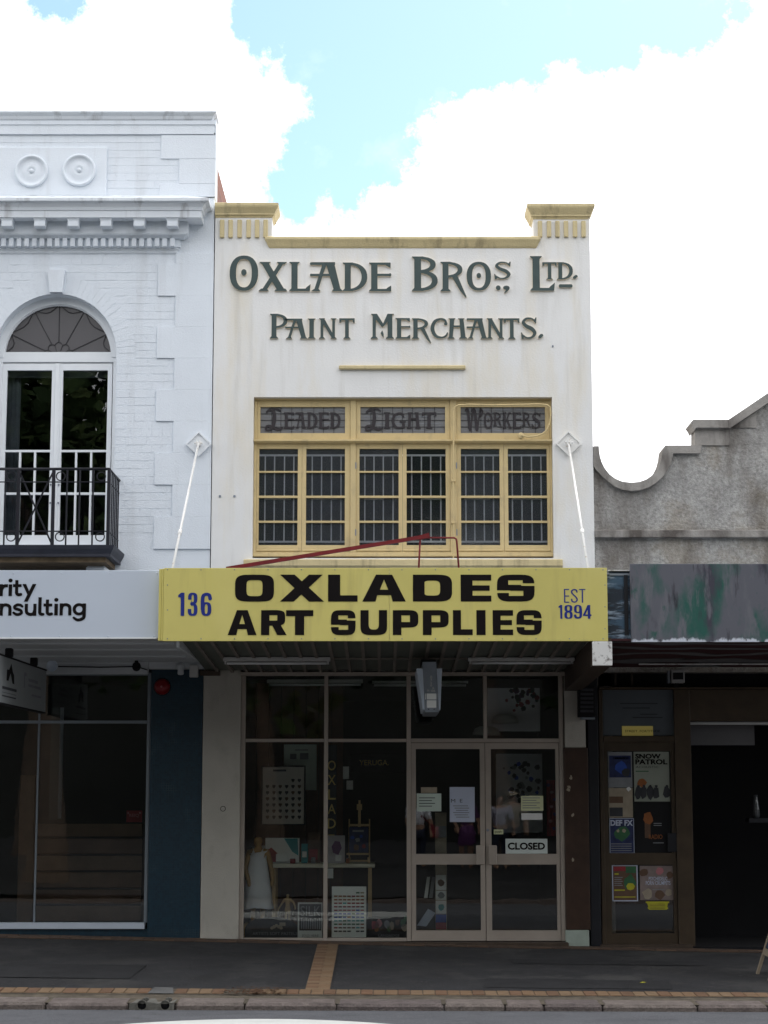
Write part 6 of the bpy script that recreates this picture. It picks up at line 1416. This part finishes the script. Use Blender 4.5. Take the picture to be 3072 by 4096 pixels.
yt = thing('tear_off_note', 'bright yellow torn note below the mottled poster', 'notice', (X(2630, 3640, PY), PY, Z(3640, PY)))
prism('sheet', [[(X(a, 3620, PY), Z(b, PY)) for a, b in ((2583, 3606), (2677, 3606), (2677, 3612), (2671, 3613), (2669, 3626), (2672, 3634), (2666, 3639), (2596, 3639), (2590, 3632), (2593, 3626), (2588, 3613), (2583, 3612))]], PY - .004, PY - .002, CINK['yellow'], yt)
for k in range(4): text_ = box('text_line', X(2600, 3620, PY), X(2660, 3620, PY), PY - .0055, PY - .0045, Z(3617 + k * 6, PY), Z(3615.5 + k * 6, PY), CINK['brown'], yt)
# doorway fittings
fl = thing('doorway_light', 'white batten across the top of the dark doorway', 'light', (X(2900, 2890, .3), .3, Z(2890, .3)))
box('batten', X(2752, 2890, .3), 5.5, .28, .34, Z(2900, .3), Z(2887, .3), FLUO, fl, .004); box('diffuser', X(2760, 2890, .3), 5.4, .275, .279, Z(2898, .3), Z(2890, .3), TUBE, fl)
tag(box('blank_sign', X(2758, 2940, .6), X(3018, 2940, .6), .6, .62, Z(2981, .6), Z(2902, .6), mat('grey_sign_sheet', (.16, .16, .17), .6, .08, 3), None, .003), 'plain grey sign sheet hanging inside the dark doorway', 'sign')
fd = thing('flood_light', 'small square flood light with guard above the poster door', 'lamp', (X(2705, 2735, -.1), -.1, Z(2735, -.1)))
fbox('housing', 2686, 2739, 2678, 2732, -.12, -.02, fd, mat('dull_white', (.34, .34, .34), .5, .1, 5), .008); fbox('lens', 2692, 2733, 2690, 2718, -.126, -.121, fd, BLACK, .002); fbox('side_fin', 2671, 2680, 2684, 2732, -.10, -.03, fd, GREYMET, .003); fbox('bracket', 2700, 2716, 2733, 2748, -.08, .04, fd, BLACK, .003)
sk = thing('wall_speaker', 'dark louvred speaker box at head of the black pier', 'speaker', (X(2345, 2870, -.1), -.1, Z(2870, -.1)))
fbox('box', 2314, 2380, 2742, 2868, -.14, .0, sk, BLACK, .006)
for k in range(6): fbox('louvre', 2322, 2374, 2754 + k * 17, 2764 + k * 17, -.152, -.141, sk, CINK['charcoal'], .002)
fbox('bracket', 2325, 2380, 2869, 2878, -.12, .0, sk, GREYMET, .002)
bt_ = thing('glass_jug', 'clear glass vessel glinting in the dark doorway', 'jug', (X(3025, 3270, 1.0), 1.0, Z(3272, 1.0)))
lathe('vessel', [(.03, 0), (.045, .02), (.04, .12), (.022, .22), (.026, .26)], X(3025, 3270, 1.0), 1.0, Z(3272, 1.0), 'z', mat('jug_glass', (.10, .11, .12), .08, .1, 5, spec=.8), bt_, 16); box('shelf', X(2990, 3275, 1.0), X(3072, 3275, 1.0) + .2, .9, 1.15, Z(3290, 1.0), Z(3273, 1.0), CINK['charcoal'], bt_)
# chalk A-board at the picture's edge
BEECHA = mat('greyed_timber', (.26, .21, .15), .8, .2, 7)
ab = thing('a_board', 'navy chalk A-board with pale timber legs on the footpath', 'sign board', (3.85, -2.4, gz(3.85, -2.4)))
ax0, axt = X(3026, 3933, -2.7) + .12, X(3026, 3933, -2.7) + .46
g0 = gz(ax0, -2.5)
for s in (-1, 1):
    xb = axt + s * (axt - ax0)
    P0, P1 = Vector((xb, 0, g0)), Vector((axt + s * .012, 0, g0 + .95))
    for yy in (-2.72, -2.14):
        d = (P1 - P0).normalized(); nrm = Vector((d.z, 0, -d.x)) * .012
        v = [Vector((p.x, y_, p.z)) + sg_ * nrm for p in (P0, P1) for y_ in (yy, yy + .055) for sg_ in (-1, 1)]
        pydata('leg', v, BF, BEECHA, ab)
    a_ = P0 + (P1 - P0) * .27; b_ = P0 + (P1 - P0) * .97; d = (P1 - P0).normalized(); nrm = Vector((d.z, 0, -d.x))
    v = [Vector((p.x, y_, p.z)) + nrm * k_ for p in (a_, b_) for y_ in (-2.664, -2.146) for k_ in (-.006, .006)]
    pydata('chalk_panel', v, BF, mat('navy_chalk_%d' % (s + 1), (.02, .035, .07), .8, .2, 9), ab)
    a_ = P0 + (P1 - P0) * .20; b_ = P0 + (P1 - P0) * .265
    v = [Vector((p.x, y_, p.z)) + nrm * k_ for p in (a_, b_) for y_ in (-2.664, -2.146) for k_ in (-.010, .010)]
    pydata('bottom_rail', v, BF, BEECHA, ab)
# ------------------------------------------------------------------ blue tiled shopfront on the left
def mosaic():
    m = bpy.data.materials.new('teal_mosaic_tile'); m.use_nodes = True; t = m.node_tree; n = t.nodes; L = t.links; b = n['Principled BSDF']; b.inputs['Roughness'].default_value = .4
    g = n.new('ShaderNodeNewGeometry'); s = n.new('ShaderNodeSeparateXYZ'); L.new(g.outputs['Position'], s.inputs[0]); c = n.new('ShaderNodeCombineXYZ'); L.new(s.outputs['X'], c.inputs[0]); L.new(s.outputs['Z'], c.inputs[1])
    k = n.new('ShaderNodeTexBrick'); k.offset = 0; k.inputs['Scale'].default_value = 1; k.inputs['Brick Width'].default_value = .026; k.inputs['Row Height'].default_value = .026; k.inputs['Mortar Size'].default_value = .0016
    k.inputs['Color1'].default_value = (.0045, .034, .060, 1); k.inputs['Color2'].default_value = (.003, .023, .043, 1); k.inputs['Mortar'].default_value = (.007, .030, .045, 1); L.new(c.outputs[0], k.inputs[0])
    q = n.new('ShaderNodeTexNoise'); q.inputs['Scale'].default_value = 4.5; q.inputs['Detail'].default_value = 6; L.new(g.outputs['Position'], q.inputs[0]); r = n.new('ShaderNodeMapRange'); r.inputs[1].default_value = .60; r.inputs[2].default_value = .80; L.new(q.outputs[0], r.inputs[0])
    f = n.new('ShaderNodeMath'); f.operation = 'MULTIPLY'; L.new(r.outputs[0], f.inputs[0]); L.new(k.outputs['Fac'], f.inputs[1])
    x = n.new('ShaderNodeMixRGB'); L.new(f.outputs[0], x.inputs[0]); L.new(k.outputs[0], x.inputs[1]); x.inputs[2].default_value = (.08, .115, .12, 1); L.new(x.outputs[0], b.inputs['Base Color'])
    bp = n.new('ShaderNodeBump'); bp.inputs['Strength'].default_value = .5; bp.inputs['Distance'].default_value = .003; bp.invert = True; L.new(k.outputs['Fac'], bp.inputs['Height']); L.new(bp.outputs[0], b.inputs['Normal']); return m
MOS = mosaic()
box('tiled_pillar', X(597, 3200), -1.982, .004, .35, gz(-2.2, 0) - .05, sr + .05, MOS, left, .004)
box('tiled_plinth', WL, X(597, 3725), .03, .3, gz(-4, 0) - .1, Z(3717, .02), MOS, left)
LY = .05
box('lintel', WL, X(597, 3200), .02, .3, Z(2690), sr + .05, BLACK, left)
lw = box('shop_window', WL, X(578, 3700, LY - .04), LY - .06, LY + .06, Z(3716, LY - .04), Z(3691, LY - .04), SIGNW, left, .004)
GF = mat('grey_blue_frame', (.20, .23, .26), .5, .08, 4)
box('stile', X(584, 3200, LY), X(597, 3200, LY), LY - .02, LY + .05, Z(3690, LY), Z(2690, LY), GF, lw, .004)
box('transom_rail', WL, X(583, 3200, LY), LY - .01, LY + .05, Z(2894, LY), Z(2882, LY), GF, lw, .004)
box('head_rail', WL, X(583, 3200, LY), LY - .01, LY + .05, Z(2702, LY), Z(2692, LY), GF, lw, .004)
xs_ = [WL + .01, X(148, 3200, LY), X(584, 3200, LY)]
for i in range(2):
    box('pane', xs_[i] + .003, xs_[i + 1] - .003, LY + .012, LY + .02, Z(3692, LY), Z(2893, LY), GLASS, lw); box('pane', xs_[i] + .003, xs_[i + 1] - .003, LY + .012, LY + .02, Z(2883, LY), Z(2702, LY), GLASS, lw)
box('glazing_strip', xs_[1] - .010, xs_[1] + .010, LY + .004, LY + .03, Z(3692, LY), Z(2702, LY), GF, lw)
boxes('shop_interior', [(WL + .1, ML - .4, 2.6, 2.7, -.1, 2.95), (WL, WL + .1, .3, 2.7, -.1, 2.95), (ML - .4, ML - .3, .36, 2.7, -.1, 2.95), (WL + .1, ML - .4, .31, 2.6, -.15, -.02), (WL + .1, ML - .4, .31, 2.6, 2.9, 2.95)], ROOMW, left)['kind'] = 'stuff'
ct = thing('slatted_counter', 'brown horizontal slatted counter behind the left shop window', 'counter', (X(350, 3690, .8), .8, .0))
ys = [3292, 3352, 3421, 3487, 3556, 3621, 3690]
for i in range(6):
    box('slat', X(141, 3500, .8), X(566, 3500, .8), .8, .83, Z(ys[i + 1] - 6, .8), Z(ys[i] + 3, .8), PLANK[i % 3], ct, .004)
box('backing', X(141, 3500, .85), X(566, 3500, .85), .84, .9, Z(3690, .85), Z(3300, .85), BLACK, ct)
box('trunk_reflection', X(70, 3500, .75), X(132, 3500, .75), .75, .9, Z(3700, .75), Z(3100, .75), PLANK[0], ct, .01)  # brown upright stands in for a tree trunk's reflection in the window
rs = thing('red_sign', 'small red sign with pink lettering on the slatted counter', 'sign', (X(535, 3290, .78), .78, Z(3290, .78)))
fbox('board', 506, 568, 3242, 3289, .78, .79, rs, CINK['red'], .002); words(rs, 'REIQ', 517, 556, 3255, 3270, .78, CINK['pink'], .01)
for s in (-1, 1): patch(rs, 'printed_stroke', 510 if s < 0 else 556, 516 if s < 0 else 564, 3248, 3256, .78, CINK['pink'])
gp = thing('glass_screen', 'upright greenish glass screen inside left shop', 'screen', (X(240, 3275, 1.2), 1.2, 0))
fbox('pane', 200, 252, 2830, 3280, 1.2, 1.21, gp, mat('dim_green_glass', (.045, .06, .06), .2, .1, 3), .001); fbox('edge', 236, 250, 2830, 3275, 1.18, 1.199, gp, GF, .001)
al = thing('alarm_bell', 'dark red round alarm dome on the blue tiled pillar', 'alarm', (X(648, 2780, -.02), -.02, Z(2780, -.02)))
lathe('dome', [(.088, 0), (.086, -.025), (.072, -.055), (.045, -.072), (.002, -.08)], X(648, 2747, -.02), 0, Z(2747, -.02), 'y', mat('deep_red_plastic', (.22, .008, .012), .3, .15, 8), al, 28)
lathe('boss', [(.012, 0), (.01, -.012), (.002, -.014)], X(648, 2747, -.02), -.078, Z(2747, -.02), 'y', CINK['pink'], al, 10); lathe('base_ring', [(.094, 0), (.094, -.012), (.088, -.014)], X(648, 2747, -.02), .003, Z(2747, -.02), 'y', BLACK, al, 28)

# ------------------------------------------------------------------ the other side of the street, seen only in the glass
OY = KY - 6.2
struct(sheet('far_footpath', XS, [-60, -22, OY - .16], lambda x, y: -.14 - .0105 * clampx(x), ASPH))
far = struct(box('far_kerb', -60, 60, OY - .3, OY - .02, -.6, -.165, KERB[0]))
struct(box('horizon_blocker', -60, 60, -45, -44, -.5, 6.5, mat('dark_horizon_blocker', (.03, .032, .03), .9, .3, .5)))  # invented wall out of view, keeps bright horizon sky out of glass reflections
def crown_mesh(name, seed, R, Hh, n=3600):
    r = random.Random(seed); v = []; f = []; mi = []
    blobs = [(r.gauss(0, R * .45), r.gauss(0, R * .45), r.uniform(-.35, .45) * Hh, R * r.uniform(.35, .6)) for _ in range(16)]
    for i in range(n):
        bx_, by_, bz_, br = blobs[r.randrange(16)]
        d = Vector((r.gauss(0, 1), r.gauss(0, 1), r.gauss(0, 1))).normalized() * br * r.random() ** .4
        c = Vector((bx_, by_, bz_)) + d; s = r.uniform(.14, .30)
        u = Vector((r.gauss(0, 1), r.gauss(0, 1), r.gauss(0, .6))).normalized(); w = u.cross(Vector((r.gauss(0, 1), r.gauss(0, 1), r.gauss(0, 1)))).normalized()
        b = len(v); v += [c + u * s, c + w * s * .5, c - u * s, c - w * s * .5]; f.append((b, b + 1, b + 2, b + 3)); mi.append(r.randrange(3))
    me = bpy.data.meshes.new(name); me.from_pydata([tuple(p) for p in v], [], f); me.polygons.foreach_set('material_index', mi)
    for m in FOLI: me.materials.append(m)
    return me
crowns = [crown_mesh('crown', s, 3.6, 5.5) for s in (1, 2, 3)]
def tree(x, y, h, s, k, label):
    z0 = -.14 - .0105 * clampx(x)
    t = thing('fig_tree', label, 'tree', (x, y, z0), 'trees across the street')
    q = random.Random(k); pts = [(x, y, z0 - .05)]; 
    for i in range(1, 6): pts.append((x + q.uniform(-.12, .12) * i, y + q.uniform(-.12, .12) * i, z0 + h * .62 * i / 5))
    rad = .30; v = []; f = []; n = 10
    for i, p in enumerate(pts):
        rr = rad * (1.5 if i == 0 else 1 - .13 * i)
        for a in range(n): v.append((p[0] + rr * cos(2 * pi * a / n), p[1] + rr * sin(2 * pi * a / n), p[2]))
    for i in range(5):
        for a in range(n): f.append((i * n + a, i * n + (a + 1) % n, (i + 1) * n + (a + 1) % n, (i + 1) * n + a))
    pydata('trunk', v, f, BARK, t, True)
    for i in range(4):
        a = 2 * pi * i / 4 + q.random(); b0 = Vector(pts[3 + i % 2]); b1 = b0 + Vector((cos(a) * 1.9, sin(a) * 1.9, 1.9)); tube('limb', [b0, b0.lerp(b1, .5) + Vector((0, 0, .2)), b1], .09, BARK, t, 7)
    c = bpy.data.objects.new('crown', crowns[k % 3]); COL.objects.link(c); c.parent = t; c.location = (0, 0, h * .66); c.scale = (s, s, s * 1.05); c.rotation_euler = (0, 0, q.random() * 6)
tree(-6.2, -14.5, 10.5, 1.05, 0, 'fig tree across the street mirrored in blue shopfront glass')
tree(-10.8, -15.0, 11, 1.15, 1, 'leftmost near fig tree across the street'); tree(7.0, -14.5, 10.5, 1.05, 2, 'near fig tree across the street right of viewpoint'); tree(12.5, -15, 11, 1.15, 4, 'rightmost near fig tree across the street')
lab = ['first', 'second', 'third', 'fourth', 'fifth', 'sixth', 'seventh', 'eighth']
for i, x in enumerate((-21, -15, -9, -3, 3, 9, 15, 21)): tree(x, -28 - (i % 2) * 2, 13, 1.45, 5 + i, '%s tree from the left in the far back row' % lab[i])
# ------------------------------------------------------------------ people standing across the street (they show in the door glass)
SKINM = mat('skin', (.42, .25, .17), .6, .05, 8)
def person(x, y, H, label, shirt, trous, hair, extra=None, skirt=False):
    z0 = -.14 - .0105 * clampx(x)
    t = thing('person', label, 'person', (x, y, z0), 'people across the street')
    la = ((-.155, .02, .63), (-.14, .09, .50)); ra = ((.155, .01, .63), (.165, .05, .49))
    # the figures look towards the shops: toes and elbows point to +y
    J = [((0, 0, .53), .080), ((0, 0, .62), .075), ((0, 0, .72), .09), ((0, 0, .80), .065), ((0, 0, .845), .030), ((0, .01, .885), .042), ((0, .012, .93), .058), ((0, .005, .97), .042),
         ((-.11, 0, .795), .044), (la[0], .032), (la[1], .024), ((la[1][0] + .015, la[1][1] + .05, la[1][2] - .03), .022), ((.11, 0, .795), .044), (ra[0], .032), (ra[1], .024), ((ra[1][0], ra[1][1] + .03, ra[1][2] - .06), .022),
         ((-.055, 0, .48), .062), ((-.06, .006, .28), .045), ((-.06, -.01, .06), .030), ((-.065, .055, .018), .022), ((.055, 0, .48), .062), ((.06, .006, .28), .045), ((.06, -.01, .06), .030), ((.065, .055, .018), .022)]
    E_ = [(0, 1), (1, 2), (2, 3), (3, 4), (4, 5), (5, 6), (6, 7), (3, 8), (8, 9), (9, 10), (10, 11), (3, 12), (12, 13), (13, 14), (14, 15), (0, 16), (16, 17), (17, 18), (18, 19), (0, 20), (20, 21), (21, 22), (22, 23)]
    W = lambda p: (x + p[0] * H, y + p[1] * H, z0 + p[2] * H)
    skin('body', [(W(p), r * H) for p, r in J], E_, SKINM, t)
    def garment(name, ids, edges, grow, m, scale_last=None):
        mp = {k: i for i, k in enumerate(ids)}; skin(name, [(W(J[k][0]), J[k][1] * H + grow) for k in ids], [(mp[a], mp[b]) for a, b in edges], m, t)
    garment('shirt', [0, 1, 2, 3, 8, 9, 12, 13], [(0, 1), (1, 2), (2, 3), (3, 8), (8, 9), (3, 12), (12, 13)], .022, shirt)
    if skirt: lathe('skirt', [(.085 * H, .56 * H), (.11 * H, .48 * H), (.13 * H, .30 * H), (.125 * H, .295 * H)], x, y, z0, 'z', trous, t, 20)
    else: garment('trousers', [0, 16, 17, 18, 20, 21, 22], [(0, 16), (16, 17), (17, 18), (0, 20), (20, 21), (21, 22)], .016, trous)
    hp = W((0, -.012, .945)); n = 14; prof = [(.002, .062), (.035, .055), (.058, .032), (.066, .0), (.060, -.035), (.035, -.055)]
    lathe('hair', [(r * H, h * H) for r, h in prof], hp[0], hp[1], hp[2], 'z', hair, t, 16)
    if extra == 'bag': box('shoulder_bag', x + .17 * H, x + .28 * H, y + .02, y + .14, z0 + .42 * H, z0 + .56 * H, CINK['red'], t, .02); tube('bag_strap', [(x - .1 * H, y + .06, z0 + .82 * H), (x + .05 * H, y + .14, z0 + .68 * H), (x + .2 * H, y + .1, z0 + .55 * H)], .012, CINK['red'], t, 6)
    if extra == 'hat': lathe('hat', [(.002, .05 * H), (.05 * H, .045 * H), (.065 * H, .012 * H), (.12 * H, .0), (.122 * H, -.006 * H), (.06 * H, -.004 * H)], hp[0], hp[1], hp[2] + .02 * H, 'z', CINK['sand'], t, 22)
    return t
LAV = mat('lavender_cotton', (.50, .48, .58), .9, .06, 6); DEN = mat('dark_denim', (.03, .035, .06), .9, .15, 9); DKH = mat('dark_hair', (.02, .014, .010), .6, .2, 20); PLH = mat('pale_hair', (.45, .42, .36), .6, .1, 20)
vx = lambda px, y: (px - 1536) / FOC * (DIST - y)
person(vx(1672, -22.5), -22.5, 1.66, 'person in a white top with a red shoulder bag, mirrored in left door', CLOTH, DEN, PLH, 'bag')
person(vx(1862, -22.8), -22.8, 1.70, 'person in a dark patterned dress mirrored in left door', CINK['purple'], CINK['purple'], DKH, None, True)
person(vx(1996, -22.6), -22.6, 1.68, 'person in a lavender shirt and dark trousers mirrored in right door', LAV, DEN, DKH)
person(vx(2050, -23.4), -23.4, 1.72, 'person wearing a straw hat mirrored behind the CLOSED sign', CINK['sand'], CINK['charcoal'], DKH, 'hat')
